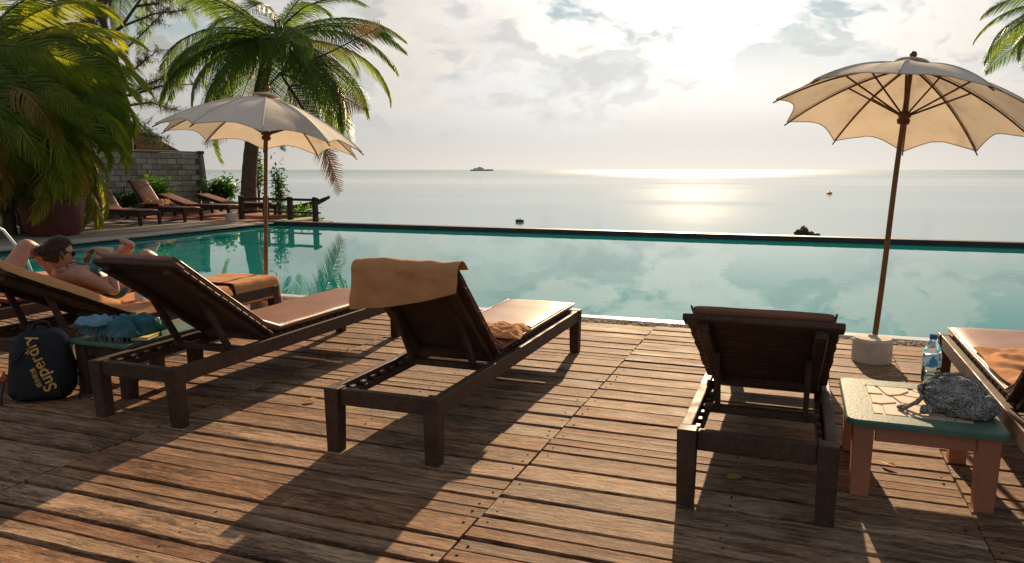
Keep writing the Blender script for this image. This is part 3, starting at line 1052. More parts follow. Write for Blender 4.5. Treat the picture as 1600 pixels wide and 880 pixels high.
# ================================================================== TABLES
def make_table(label, loc, sx, sy, h, tile=True, rz=0.0, legm='terracotta_paint'):
    t = thing('side_table', label, 'table', loc, rz, 'low green-topped tables')
    T = .028
    rim = .115
    if tile:
        top = MB()
        top.box(-sx, sx, -sy, -sy + rim, h - T, h).box(-sx, sx, sy - rim, sy, h - T, h)
        top.box(-sx, -sx + rim, -sy + rim, sy - rim, h - T, h).box(sx - rim, sx, -sy + rim, sy - rim, h - T, h)
        # one ring frame with rounded outer corners
        top = MB()
        out, inn = [], []
        rr = .045
        for cx, cy, a0_ in ((sx - rr, sy - rr, 0), (-sx + rr, sy - rr, 90), (-sx + rr, -sy + rr, 180), (sx - rr, -sy + rr, 270)):
            for k_ in range(5):
                a_ = R(a0_ + 90 * k_ / 4)
                out.append((cx + rr * math.cos(a_), cy + rr * math.sin(a_)))
                inn.append((math.copysign(sx - rim, cx), math.copysign(sy - rim, cy)))
        n = len(out)
        vs = [(x, y, h) for x, y in inn] + [(x, y, h) for x, y in [(o[0] * .985, o[1] * .985) for o in out]] + [(x, y, h - .008) for x, y in out] + [(x, y, h - T) for x, y in out] + [(x, y, h - T) for x, y in inn]
        fs = []
        for i in range(n):
            j = (i + 1) % n
            for q in range(4):
                fs.append((q * n + i, q * n + j, (q + 1) * n + j, (q + 1) * n + i)[::-1])
            fs.append((4 * n + i, 4 * n + j, j, i)[::-1])
        top.add(vs, fs)
        tb = top.build('table_top', M['green_paint'], t)
        bed = MB().box(-sx + rim + .001, sx - rim - .001, -sy + rim + .001, sy - rim - .001, h - T + .002, h - .006).build('tile_bed', M['grout'], t)
        # irregular flat stones laid in the bed (cells of a jittered plan)
        rnd = random.Random(5)
        ax, ay = sx - rim, sy - rim
        seeds = [(rnd.uniform(-ax, ax), rnd.uniform(-ay, ay)) for _ in range(16)]
        for it in range(2):
            pass
        for i, s in enumerate(seeds):
            poly = [(-ax, -ay), (ax, -ay), (ax, ay), (-ax, ay)]
            for j, o in enumerate(seeds):
                if i == j:
                    continue
                mx, my = (s[0] + o[0]) / 2, (s[1] + o[1]) / 2
                nx, ny = o[0] - s[0], o[1] - s[1]
                new = []
                for k_ in range(len(poly)):
                    p, q = poly[k_], poly[(k_ + 1) % len(poly)]
                    dp = (p[0] - mx) * nx + (p[1] - my) * ny
                    dq = (q[0] - mx) * nx + (q[1] - my) * ny
                    if dp <= 0:
                        new.append(p)
                    if (dp < 0) != (dq < 0) and abs(dp - dq) > 1e-9:
                        f = dp / (dp - dq)
                        new.append((p[0] + (q[0] - p[0]) * f, p[1] + (q[1] - p[1]) * f))
                poly = new
                if len(poly) < 3:
                    break
            if len(poly) < 3:
                continue
            cx = sum(p[0] for p in poly) / len(poly)
            cy = sum(p[1] for p in poly) / len(poly)
            R0 = max(math.hypot(p[0] - cx, p[1] - cy) for p in poly)
            f = max(.5, 1 - .009 / max(R0 * .6, .01))
            g = f - .03
            n = len(poly)
            vs = [(cx + (p[0] - cx) * f, cy + (p[1] - cy) * f, h - .008) for p in poly] + [(cx + (p[0] - cx) * g, cy + (p[1] - cy) * g, h + .001) for p in poly]
            fs = [tuple(range(n, 2 * n))] + [(k_, (k_ + 1) % n, n + (k_ + 1) % n, n + k_) for k_ in range(n)]
            MB().add(vs, fs).build('stone_tile', M['tile'], t)
    else:
        MB().box(-sx, sx, -sy, sy, h - T, h).build('table_top', M['green_paint'], t, bevel=.008, seg=2)
    inset = .03
    for x in (-1, 1):
        for y in (-1, 1):
            px, py = x * (sx - inset - .042), y * (sy - inset - .042)
            MB().beam((px, py, 0), (px, py, h - T - .001), .076, .076, side=(1, 0, 0), wd1=.088, ht1=.088).build('leg', M[legm], t, bevel=.004)
    for y in (-1, 1):
        MB().box(-sx + .12, sx - .12, y * (sy - .055) - .012, y * (sy - .055) + .012, h - T - .075, h - T - .001).build('apron', M[legm], t, bevel=.003)
    for x in (-1, 1):
        MB().box(x * (sx - .055) - .012, x * (sx - .055) + .012, -sy + .12, sy - .12, h - T - .075, h - T - .001).build('apron', M[legm], t, bevel=.003)
    return t


TBX, TBY, TBH = 0.565, 3.90, 0.365
make_table('green-topped table with cream stone inlay and terracotta legs, beside the right umbrella base', (TBX, TBY, 0), .315, .365, TBH)
make_table('green-topped table in shade between two loungers, under a pile of clothes', (-4.125, 3.84, 0), .25, .36, TBH, tile=False, legm='lounger')  # legs coloured as dark wood to put the shade there into their colour

# water bottle
bt = thing('water_bottle', 'clear plastic water bottle with blue cap and label on the stone-inlaid table', 'bottle', (.655, 4.135, TBH + .001))
prof = [(.0001, .004), (.030, .001), (.040, .008), (.042, .03), (.039, .045), (.042, .06), (.042, .10), (.0395, .112), (.042, .125), (.042, .185), (.040, .20), (.032, .228), (.018, .252), (.0145, .258), (.0145, .268)]
MB().lathe(prof, 28).build('bottle_body', M['pet'], bt, smooth=True)
MB().lathe([(.0001, .006), (.037, .006), (.0395, .03), (.037, .045), (.0395, .06), (.0395, .10), (.0001, .101)], 24).build('water', M['bottle_water'], bt, smooth=True)
MB().lathe([(.0428, .128), (.0432, .13), (.0432, .182), (.0428, .184)], 28).build('label_band', M['label'], bt, smooth=True)
cp = MB().lathe([(.0165, .262), (.0175, .264), (.0175, .282), (.016, .285), (.0001, .285)], 20).build('cap', M['blue_cap'], bt)

# knitted bag on the table
kb = thing('cloth_bag', 'grey patterned cloth bag lying on the stone-inlaid table beside the bottle', 'bag', (.720, 3.80, TBH + .001), R(-8))


def bagfn(u, v):
    # a soft sack lying on its side, mouth gathered at the left end (v = 0), sagging to a flat bottom
    th = u * 2 * math.pi
    prof_ = [(0, .012), (.04, .030), (.09, .048), (.16, .078), (.30, .108), (.48, .118), (.66, .108), (.82, .082), (.93, .050), (1.0, .004)]
    rr = .05
    for (a0_, r0_), (a1_, r1_) in zip(prof_[:-1], prof_[1:]):
        if a0_ <= v <= a1_:
            f_ = (v - a0_) / (a1_ - a0_)
            rr = r0_ + (r1_ - r0_) * f_
    pleat = math.cos(th * 11 + 2 * math.sin(th * 2)) * max(0, 1 - v * 2.2) ** 1.2 * .20
    fold = (.5 - abs(noise.noise(Vector((math.cos(th) * 1.3, math.sin(th) * 1.3, v * 5.0))) * 2)) * .20
    rr *= 1 + pleat + fold * min(1, v * 3)
    x = -.165 + .33 * v
    y = math.cos(th) * rr * 1.12 + .02 * math.sin(v * 5)
    zz = math.sin(th) * rr * .82 + .070 - .030 * v + (.022 if v < .2 else 0) * (1 - v * 5)
    p = Vector((x, y, zz))
    p += Vector((.3, math.cos(th), math.sin(th))) * (noise.noise(p * 30) * .005)
    if p.z < .004:
        p.z = .003 + (p.z - .004) * .02
        p.z = max(p.z, .001)
    return p


MB().grid(bagfn, 88, 40).build('bag_body', M['knit'], kb, smooth=True)
MB().tube([(-.140 + .004 * math.sin(i * 3), .040 * math.cos(i * math.pi / 8), .085 + .034 * math.sin(i * math.pi / 8)) for i in range(17)], .006, 6).build('drawcord', M['webbing'], kb, smooth=True)
MB().tube([(-.135, -.035, .075), (-.165, -.075, .045), (-.215, -.105, .012), (-.235, -.075, .010), (-.205, -.045, .012), (-.160, -.05, .035), (-.135, -.04, .07)], .009, 8).build('handle', M['knit'], kb, smooth=True)
MB().tube([(-.13, .02, .115), (-.08, .0, .165), (0.0, -.03, .185), (.07, -.06, .165), (.10, -.09, .12)], .009, 8).build('handle', M['knit'], kb, smooth=True)
kn = MB()
for i in range(5):
    kn.ball((-.125 + .012 * math.cos(i * 2.2), -.105 + .010 * math.sin(i * 2.9), .020 + .008 * (i % 2)), .017, 9, 6)
kn.build('knotted_tie', M['knit'], kb, smooth=True)
# clothes on the second table
cl = crumpled('folded_sarong', 'teal fringed sarong piled on the shaded table between loungers', (-4.10, 3.72, TBH + .05), .40, .38, .11, 6.3, 'teal_cloth', nu=36, nv=36, prof=lambda x, y: .05 * (1 - 3 * max(abs(x), abs(y)) ** 2) - .045)
cl['category'] = 'sarong'
fr = MB()
rr_ = random.Random(3)
for i in range(46):
    x = rr_.uniform(-.20, .20)
    l = rr_.uniform(.02, .06)
    x2 = x + rr_.uniform(-.03, .03)
    y0_ = -.175 + rr_.uniform(-.02, .02)
    fr.tube([(x, y0_, rr_.uniform(.0, .03)), (x2, y0_ - .03, -.012), (x2 + rr_.uniform(-.02, .02), y0_ - .03, -.012 - l)], .0013, 4, False)
fr.build('fringe', simple('pale_fringe', (.26, .25, .23), .9), cl)
c2 = crumpled('pale_shirt', 'pale blue shirt lying on the left end of the clothes pile', (-4.22, 3.60, TBH + .085), .22, .20, .07, 1.3, 'blue_cloth', nu=20, nv=20)
c2['category'] = 'shirt'
lt = thing('lotion_bottle', 'small green lotion bottle standing on the shaded table', 'bottle', (-3.93, 3.80, TBH + .001))
MB().lathe([(.0001, 0), (.022, .001), (.024, .01), (.023, .07), (.012, .088)], 16).build('bottle_body', M['green_plastic'], lt, smooth=True)
MB().lathe([(.012, .088), (.013, .115), (.0001, .117)], 12).build('cap', M['white_plastic'], lt, smooth=True)
nb_ = thing('paperback', 'small yellow paperback lying on the shaded table by the lotion bottle', 'book', (-3.92, 3.68, TBH + .001), R(20))
MB().box(-.055, .055, -.08, .08, .003, .022).build('pages', M['paper'], nb_, bevel=.002)
MB().box(-.058, .058, -.083, .083, .0225, .025).build('cover', M['yellow_paper'], nb_)
fl = thing('flip_flop', 'orange rubber sandal on the deck behind the black backpack', 'sandal', (-5.05, 3.55, 0.004), R(60))
so_ = MB()
out = [(.045 * math.sin(a_) * (1.05 if math.cos(a_) > 0 else .85), .13 * math.cos(a_)) for a_ in [i * 2 * math.pi / 20 for i in range(20)]]
so_.add([(x, y, 0) for x, y in out] + [(x, y, .018) for x, y in out], [tuple(range(20)), tuple(range(39, 19, -1))] + [(i, (i + 1) % 20, 20 + (i + 1) % 20, 20 + i)[::-1] for i in range(20)])
so_.build('sole', M['orange_plastic'], fl)
MB().tube([(-.042, -.02, .02), (-.02, .04, .055), (0, .075, .02), (.02, .04, .055), (.042, -.02, .02)], .006, 6).build('strap', M['orange_plastic'], fl, smooth=True)

# ================================================================== BACKPACK
bp = thing('backpack', 'black backpack with gold lettering standing on the deck at the left', 'backpack', (-4.46, 3.36, 0.0), R(40))
bp.scale = (1.12, 1.12, 1.08)


def packfn(u, v):
    th = u * 2 * math.pi
    ph = (v - .5) * math.pi
    e1, e2 = .42, .55
    cx = math.copysign(abs(math.cos(th)) ** e2, math.cos(th))
    sy_ = math.copysign(abs(math.sin(th)) ** e2, math.sin(th))
    cp_ = abs(math.cos(ph)) ** e1
    zz = math.copysign(abs(math.sin(ph)) ** e1, math.sin(ph))
    hh = (zz + 1) / 2
    taper = 1 - .30 * hh ** 2.2
    p = Vector((cx * cp_ * .175 * taper, sy_ * cp_ * .115 * (1 - .35 * hh ** 1.5), .205 + zz * .205))
    p.y += .045 * hh                               # leans back a little
    p += Vector((cx, sy_, 0)) * (.010 * noise.noise(p * 9) + .005 * noise.noise(p * 22))
    return p


body = MB().grid(packfn, 40, 30).build('bag_body', M['black_nylon'], bp, smooth=True)


def front(u, hh):
    """front face point of the pack: u -1..1, height 0..1"""
    taper = 1 - .30 * hh ** 2.2
    y = -.115 * (1 - .35 * hh ** 1.5) + .045 * hh
    return Vector((u * .175 * taper * .9, y - .006, hh * .41))


pkf = MB().grid(lambda u, v: front((u - .5) * 1.35, .08 + v * .42) + Vector((0, -.012 * math.sin(math.pi * min(1, max(0, u))) ** .5 * math.sin(math.pi * min(1, max(0, v))) ** .4, 0)), 14, 12)
pkf.build('front_pocket', M['black_nylon'], bp, smooth=True)
zp = MB()
zp.tube([front(-.85 + 1.7 * i / 14, .58 + .28 * math.sin(math.pi * i / 14)) + Vector((0, -.004, 0)) for i in range(15)], .004, 6)
zp.build('zip', M['webbing'], bp, smooth=True)
pl = MB().box(-.004, .004, -.006, .0, -.035, 0)
pl.v = [tuple(Vector(p) + front(-.35, .78) + Vector((0, -.008, 0))) for p in pl.v]
pl.build('zip_pull', M['steel'], bp)
MB().tube([(-.04, .075, .40), (-.035, .07, .44), (0, .068, .452), (.035, .07, .44), (.04, .075, .40)], .009, 8).build('grab_handle', M['webbing'], bp, smooth=True)
for s_ in (-1, 1):
    pts = [(s_ * .075, .115, .39), (s_ * .10, .17, .36), (s_ * .12, .185, .24), (s_ * .15, .15, .10), (s_ * .165, .10, .04)]
    MB().tube(pts, .016, 8).build('shoulder_strap', M['webbing'], bp, smooth=True)
    MB().tube([(s_ * .165, .02, .14), (s_ * .185, -.02, .12), (s_ * .195, -.06, .05), (s_ * .19, -.09, .008)], .006, 6).build('side_strap', M['webbing'], bp, smooth=True)
# lettering printed on the front, reading upwards


from mathutils.bvhtree import BVHTree
PACK_BVH = [BVHTree.FromPolygons([v.co.copy() for v in body.data.vertices], [tuple(p.vertices) for p in body.data.polygons]), BVHTree.FromPolygons([Vector(v) for v in pkf.v], pkf.f)]


def lettering(txt, size, u0, h0, u1, h1, off, name):
    cu = bpy.data.curves.new(name, 'FONT')
    cu.body = txt
    cu.size = size
    cu.extrude = .0012
    cu.align_x = 'LEFT'
    cu.offset = .0012 * size / .1
    o = bpy.data.objects.new(name, cu)
    COL.objects.link(o)
    dg = bpy.context.evaluated_depsgraph_get()
    me = bpy.data.meshes.new_from_object(o.evaluated_get(dg))
    bpy.data.objects.remove(o)
    xs = [v.co.x for v in me.vertices]
    if not xs:
        return
    W_ = max(xs)
    A, B = front(u0, h0), front(u1, h1)
    ex = (B - A)
    n_ = Vector((0, -1, .12)).normalized()
    ex = (ex - n_ * ex.dot(n_)).normalized()
    ey = n_.cross(ex)
    Ln = (B - A).length
    for v in me.vertices:
        f = v.co.x / W_
        hh_ = h0 + (h1 - h0) * f
        uu = u0 + (u1 - u0) * f
        p = front(uu, hh_)
        q = p + ey * v.co.y * (Ln / W_)
        q = q + n_ * (off + v.co.z)
        v.co = q
    for v in me.vertices:
        best = v.co.y
        for tree in PACK_BVH:
            h_ = tree.ray_cast(Vector((v.co.x, -1.0, v.co.z)), Vector((0, 1, 0)))
            if h_[0] is not None:
                best = min(best, h_[0].y - .0035) if best != v.co.y else h_[0].y - .0035
        v.co.y = best
    me.materials.clear()
    me.materials.append(M['gold_print'])
    put(name, me, bp)


lettering('Superdry', .1, .60, .20, -.22, .95, .037, 'lettering')
lettering('極度乾燥', .1, .12, .24, -.12, .50, .037, 'small_lettering')


# ================================================================== PEOPLE
def skin_body(name, mat, joints, edges, parent=None, root=0, lv=2):
    me = bpy.data.meshes.new(name)
    me.from_pydata([j[0] for j in joints], edges, [])
    o = put(name, me, parent)
    o.modifiers.new('skin', 'SKIN')
    bpy.context.view_layer.update()
    sv = me.skin_vertices
    if not sv:
        bm = bmesh.new()
        bm.from_mesh(me)
        bm.verts.layers.skin.verify()
        bm.to_mesh(me)
        bm.free()
        sv = me.skin_vertices
    for i, j in enumerate(joints):
        r = j[1]
        sv[0].data[i].radius = r if isinstance(r, tuple) else (r, r)
        sv[0].data[i].use_root = (i == root)
    subd(o, lv)
    dg = bpy.context.evaluated_depsgraph_get()
    me2 = bpy.data.meshes.new_from_object(o.evaluated_get(dg))
    o.modifiers.clear()
    o.data = me2
    me2.materials.clear()
    me2.materials.append(mat)
    me2.polygons.foreach_set('use_smooth', [True] * len(me2.polygons))
    return o


def chain(pts):
    js, es = [], []
    for i, p in enumerate(pts):
        js.append(p)
        if i:
            es.append((i - 1, i))
    return js, es


class Fig:
    def __init__(self):
        self.j, self.e = [], []

    def limb(self, start, pts):
        prev = start
        for p, r in pts:
            self.j.append((Vector(p), r))
            i = len(self.j) - 1
            if prev is not None:
                self.e.append((prev, i))
            prev = i
        return prev


def make_head(parent, c, fwd, upv, scale=1.0, hair=True, glasses=True):
    """head mesh with face relief, hair cap with bun, sunglasses"""
    f = Vector(fwd).normalized()
    u = Vector(upv)
    u = (u - f * u.dot(f)).normalized()
    s = u.cross(f)
    c = Vector(c)

    def T(x, y, zz):
        return c + (s * x + f * y + u * zz) * scale

    def hd(uu, vv):
        th = uu * 2 * math.pi
        ph = (vv - .5) * math.pi
        x, y, zz = math.cos(ph) * math.sin(th), math.cos(ph) * math.cos(th), math.sin(ph)
        px_, py_, pz_ = x * .074, y * .092, zz * .115
        if zz < 0:
            px_ *= 1 - .34 * zz * zz
            py_ = py_ * (1 - .22 * zz * zz) + .014 * (-zz)
        front_ = max(0, y)
        g = lambda a, a0, w_: math.exp(-((a - a0) / w_) ** 2)
        py_ += front_ * (.026 * g(pz_, -.012, .016) * g(px_, 0, .012) + .012 * g(pz_, .008, .02) * g(px_, 0, .009))
        py_ += front_ * (.007 * g(pz_, -.052, .008) * g(px_, 0, .022) + .009 * g(pz_, -.088, .016) * g(px_, 0, .024))
        py_ -= front_ * .009 * g(pz_, .015, .012) * (g(px_, .03, .014) + g(px_, -.03, .014))
        return T(px_, py_, pz_)
    h = MB().grid(hd, 40, 30)
    for sd in (-1, 1):
        o = len(h.v)
        h.ball((0, 0, 0), 1, 8, 6)
        for i in range(o, len(h.v)):
            x, y, zz = h.v[i]
            h.v[i] = tuple(T(sd * .076 + x * .010, -.008 + y * .018, -.005 + zz * .030))
    h.v = [tuple(p) for p in h.v]
    ho = h.build('head', M['skin'], parent, smooth=True)
    if hair:
        def hr(uu, vv):
            th = uu * 2 * math.pi
            ph = -.62 + vv * (math.pi / 2 + .62)
            x, y, zz = math.cos(ph) * math.sin(th), math.cos(ph) * math.cos(th), math.sin(ph)
            k_ = 1.10 + .035 * noise.noise(Vector((th * 6, ph * 2, 1)))
            lim = .30 + .9 * max(0, y)                    # hairline rises over the face
            if y > -.1 and zz < lim - .25:
                k_ = .90
            return T(x * .077 * k_, y * .092 * k_ - .006, zz * .116 * k_ + .004)
        hh_ = MB().grid(hr, 44, 22)
        o = len(hh_.v)
        hh_.ball((0, 0, 0), 1, 12, 8)
        for i in range(o, len(hh_.v)):
            x, y, zz = hh_.v[i]
            hh_.v[i] = tuple(T(x * .046, -.105 + y * .040, .0 + zz * .044))
        hh_.v = [tuple(p) for p in hh_.v]
        ho_ = hh_.build('hair', M['hair'], parent, smooth=True)
        rh = random.Random(17)
        stn = MB()
        for i in range(150):
            az_ = R(rh.uniform(-125, 125))
            e_ = R(rh.uniform(28, 50)) if abs(az_) < 1.0 else R(rh.uniform(-25, 45))
            pth = []
            for j in range(7):
                g_ = j / 6
                a2 = az_ + (math.copysign(math.pi, az_) - az_) * g_ ** 1.1
                e2 = e_ * (1 - g_) + R(rh.uniform(-4, 4)) + math.sin(g_ * math.pi) * R(30) * math.cos(az_ / 2)
                k_ = 1.10 + rh.uniform(0, .035)
                pth.append(T(math.cos(e2) * math.sin(a2) * .077 * k_, math.cos(e2) * math.cos(a2) * .092 * k_ - .006, math.sin(e2) * .116 * k_ + .004))
            stn.tube(pth, [.0022, .003, .003, .003, .003, .003, .002], 4, False)
        for i in range(14):
            a2 = rh.uniform(0, 6.28)
            c0 = T(.03 * math.cos(a2), -.125, .03 * math.sin(a2))
            stn.tube([c0, T(.045 * math.cos(a2 + .5), -.15, .045 * math.sin(a2 + .5)), T(.03 * math.cos(a2 + 1), -.15 - rh.uniform(.0, .02), -.03 + .03 * math.sin(a2 + 1))], .0028, 4, False)
        stn.v = [tuple(p) for p in stn.v]
        stuff(stn.build('hair_strands', M['hair'], ho_, smooth=True))
    if glasses:
        gl = MB()
        for sd in (-1, 1):
            o = len(gl.v)
            gl.ball((0, 0, 0), 1, 12, 8)
            for i in range(o, len(gl.v)):
                x, y, zz = gl.v[i]
                gl.v[i] = tuple(T(sd * .032 + x * .027, .090 + y * .012 - abs(x + sd * .4) * .004, .014 + zz * .022))
            gl.tube([T(sd * .058, .080, .018), T(sd * .078, .03, .016), T(sd * .080, -.015, .010)], .0035, 5)
        gl.tube([T(-.01, .098, .018), T(.01, .098, .018)], .004, 5)
        gl.v = [tuple(p) for p in gl.v]
        gl.build('sunglasses', M['sunglass'], parent, smooth=True)
    return ho


def finger_set(F, wrist_i, wrist, palm_dir, across, curl_dir, scale=1.0):
    """palm and five curled fingers as part of the same skin"""
    pd, ac, cu_ = Vector(palm_dir).normalized(), Vector(across).normalized(), Vector(curl_dir).normalized()
    w_ = Vector(wrist)
    p0 = F.limb(wrist_i, [(w_ + pd * .035 * scale, (.030 * scale, .018 * scale))])
    for k_, (off, ln) in enumerate(((-.030, .064), (-.010, .074), (.010, .070), (.029, .056))):
        b0 = w_ + pd * .078 * scale + ac * off * scale
        F.limb(p0, [(b0, .0105 * scale), (b0 + (pd * .75 + cu_ * .6) * ln * .5 * scale, .0090 * scale), (b0 + (pd * .75 + cu_ * 1.5) * ln * .85 * scale, .0078 * scale)])
    tb = w_ + pd * .030 * scale - ac * .036 * scale
    F.limb(p0, [(tb, .012 * scale), (tb + (pd * .6 - ac * .35 + cu_ * .5) * .035 * scale, .0098 * scale), (tb + (pd * .9 + cu_ * .9) * .055 * scale, .0085 * scale)])


# the reading woman (world coordinates; empty at the lounger seat)
wm = thing('person', 'person in sunglasses and teal swimwear lying back reading a book, one leg crossed', 'person', (-.25, .20, 0))
WX = -4.745
F = Fig()
pel = F.limb(None, [((WX, 4.20, .530), (.125, .095))])
bel = F.limb(pel, [((WX, 4.09, .580), (.108, .082))])
che = F.limb(bel, [((WX, 3.99, .645), (.125, .090))])
chu = F.limb(che, [((WX, 3.86, .695), (.110, .075))])
nck = F.limb(chu, [((WX, 3.785, .735), .050), ((WX + .005, 3.755, .775), .046)])
# right (camera-side) arm: elbow down on the cushion, forearm up holding the book
sh = F.limb(chu, [((WX + .150, 3.86, .675), .052)])
el = F.limb(sh, [((WX + .215, 3.93, .600), .042), ((WX + .255, 4.015, .535), .036)])
wr_ = F.limb(el, [((WX + .225, 4.02, .640), .034), ((WX + .170, 4.035, .745), .024)])
finger_set(F, wr_, (WX + .170, 4.035, .745), (-.3, .10, .9), (.2, .9, .0), (-.9, -.1, .1))
sh = F.limb(chu, [((WX - .150, 3.86, .675), .052)])
el = F.limb(sh, [((WX - .22, 3.95, .600), .042), ((WX - .25, 4.03, .560), .036)])
wr_ = F.limb(el, [((WX - .18, 4.05, .650), .034), ((WX - .08, 4.06, .745), .024)])
finger_set(F, wr_, (WX - .08, 4.06, .745), (.35, .05, .85), (-.2, .9, .0), (.9, -.1, .1))
# right leg: knee raised, foot on the cushion
hp = F.limb(pel, [((WX + .085, 4.27, .545), .086)])
kn_ = F.limb(hp, [((WX + .095, 4.37, .660), .072), ((WX + .095, 4.46, .790), .055)])
an = F.limb(kn_, [((WX + .095, 4.60, .670), .053), ((WX + .095, 4.75, .495), .034)])
F.limb(an, [((WX + .095, 4.78, .452), .033), ((WX + .10, 4.89, .443), (.040, .022)), ((WX + .10, 4.95, .437), (.036, .016))])
# left leg crossed over the right knee
hp = F.limb(pel, [((WX - .085, 4.27, .545), .086)])
kn_ = F.limb(hp, [((WX - .16, 4.40, .640), .072), ((WX - .22, 4.53, .770), .056)])
an = F.limb(kn_, [((WX - .10, 4.47, .820), .052), ((WX + .04, 4.37, .855), .035)])
F.limb(an, [((WX + .085, 4.335, .858), .037), ((WX + .100, 4.265, .890), (.042, .028)), ((WX + .105, 4.215, .920), (.040, .017))])
skin_body('body', M['skin'], F.j, F.e, wm, 0, 2)
make_head(wm, (WX + .005, 3.765, .850), (.34, .85, -.22), (.0, .10, 1), 1.0)
# swimwear
sw = MB()
for sd in (-1, 1):
    sw.ball((WX + sd * .062, 3.965, .715), .062, 12, 8, (1, .95, .72))
sw.tube([(WX - .135, 3.99, .665), (WX - .06, 3.955, .735), (WX + .06, 3.955, .735), (WX + .135, 3.99, .665)], .008, 6)
sw.tube([(WX + .062, 3.93, .745), (WX + .045, 3.86, .782), (WX + .03, 3.80, .775)], .006, 5)
sw.tube([(WX - .062, 3.93, .745), (WX - .045, 3.86, .782), (WX - .03, 3.80, .775)], .006, 5)
sw.build('bikini_top', M['bikini'], wm, smooth=True)
MB().ball((WX, 4.21, .540), .135, 18, 10, (1.04, .62, .72)).build('bikini_bottom', M['bikini'], wm, smooth=True)

bk_ = thing('open_book', 'open paperback with yellow-green cover held up by the reading woman', 'book', (WX + .05 - .25, 4.06 + .20, .785), R(-6))
for sd in (-1, 1):
    pg = MB().box(0, sd * .105, -.008, .002, -.075, .085) if sd > 0 else MB().box(-.105, 0, -.008, .002, -.075, .085)
    o = pg.build('pages', M['paper'], bk_)
    o.rotation_euler = (R(-24), 0, sd * R(20))
    cv = MB().box(.001, .109, .0025, .0055, -.079, .089) if sd > 0 else MB().box(-.109, -.001, .0025, .0055, -.079, .089)
    o = cv.build('cover', M['cover'], bk_)
    o.rotation_euler = (R(-24), 0, sd * R(20))

wb = thing('drink_carton', 'small pale carton standing on the towel by the reading woman\'s elbow', 'carton', (-4.75, 4.44, .435), R(15))
MB().box(-.035, .035, -.025, .025, 0, .115).build('carton_body', M['white_plastic'], wb, bevel=.004)
MB().beam((-.036, 0, .112), (.036, 0, .112), .03, .016).build('carton_top', M['white_plastic'], wb, bevel=.003)
rb_ = thing('red_tin', 'small red round tin lying on the towel beside the pale carton', 'tin', (-4.74, 4.58, .437), 0)
MB().lathe([(.0001, 0), (.03, 0), (.032, .004), (.032, .026), (.0001, .028)], 20).build('tin_body', M['red_plastic'], rb_)
MB().lathe([(.033, .024), (.033, .040), (.030, .043), (.0001, .043)], 20).build('lid', M['red_plastic'], rb_)

# second person, further left, only the bent knee shows
p2 = thing('person', 'person lying at the left edge with one bare bent knee raised, face hidden', 'person', (0, 0, 0))
QX, QY = -6.26, .15
F = Fig()
pel = F.limb(None, [((QX, 4.15 + QY, .535), (.135, .105))])
bel = F.limb(pel, [((QX, 4.00 + QY, .575), (.122, .090))])
che = F.limb(bel, [((QX, 3.84 + QY, .645), (.140, .10))])
chu = F.limb(che, [((QX, 3.70 + QY, .695), (.120, .082))])
F.limb(chu, [((QX, 3.63 + QY, .725), .055), ((QX, 3.59 + QY, .755), .052)])
for sd in (-1, 1):
    sh = F.limb(chu, [((QX + sd * .17, 3.71 + QY, .665), .056)])
    wr_ = F.limb(sh, [((QX + sd * .25, 3.85 + QY, .575), .046), ((QX + sd * .255, 3.97 + QY, .505), .040), ((QX + sd * .20, 4.10 + QY, .54), .034), ((QX + sd * .14, 4.18 + QY, .615), .026)])
    finger_set(F, wr_, (QX + sd * .14, 4.18 + QY, .615), (-sd * .6, .7, -.05), (-sd * .5, -.7, 0), (-sd * .2, .1, -.9))
hp = F.limb(pel, [((QX + .095, 4.23 + QY, .545), .094)])
kn_ = F.limb(hp, [((QX + .10, 4.36 + QY, .690), .080), ((QX + .10, 4.45 + QY, .835), .062)])
an = F.limb(kn_, [((QX + .10, 4.58 + QY, .700), .060), ((QX + .10, 4.71 + QY, .500), .038)])
F.limb(an, [((QX + .10, 4.74 + QY, .455), .036), ((QX + .105, 4.86 + QY, .445), (.042, .024)), ((QX + .105, 4.92 + QY, .438), (.038, .016))])
hp = F.limb(pel, [((QX - .095, 4.23 + QY, .535), .094)])
kn_ = F.limb(hp, [((QX - .13, 4.42 + QY, .500), .078), ((QX - .15, 4.62 + QY, .485), .058)])
an = F.limb(kn_, [((QX - .16, 4.82 + QY, .480), .054), ((QX - .16, 5.02 + QY, .468), .036)])
F.limb(an, [((QX - .16, 5.06 + QY, .468), .036), ((QX - .17, 5.09 + QY, .54), (.040, .024)), ((QX - .175, 5.11 + QY, .60), (.036, .016))])
skin_body('body', M['skin'], F.j, F.e, p2, 0, 2)
make_head(p2, (QX, 3.585 + QY, .815), (.0, .62, .62), (0, -.5, .8), 1.04, True, False)
MB().ball((QX, 4.17 + QY, .54), .15, 18, 10, (1.05, .75, .76)).build('swim_shorts', M['blue_towel'], p2, smooth=True)
crumpled('towel', 'bright blue towel lying on the lounger at the left edge', (-6.10, 3.72, .70), .34, .30, .06, 8.1, 'blue_towel', nu=18, nv=18)

# handrail of the pool at far left
hr_ = thing('pool_handrail', 'white tubular pool handrail at the left edge behind the lying person', 'handrail', (-10.5, 7.30, 0))
MB().tube([(0, -.12, 0.0), (0, -.12, .58), (0, -.06, .68), (.0, .06, .70), (.0, .22, .60), (.0, .52, .18), (.0, .60, -.10)], .02, 10).build('rail', M['white_steel'], hr_, smooth=True)
MB().lathe([(.05, -.02), (.05, .0), (.03, .012), (.022, .015)], 16, (0, -.12, 0)).build('foot_flange', M['steel'], hr_)

# ================================================================== FAR TERRACE
FG = 'old loungers on the far terrace'


def far_lounger(label, x, y, rz, ang):
    return make_lounger(label, (x, y, -.010), ang, R(rz), group=FG, mat='lounger_far', cmat='cushion_far', simple_=True)


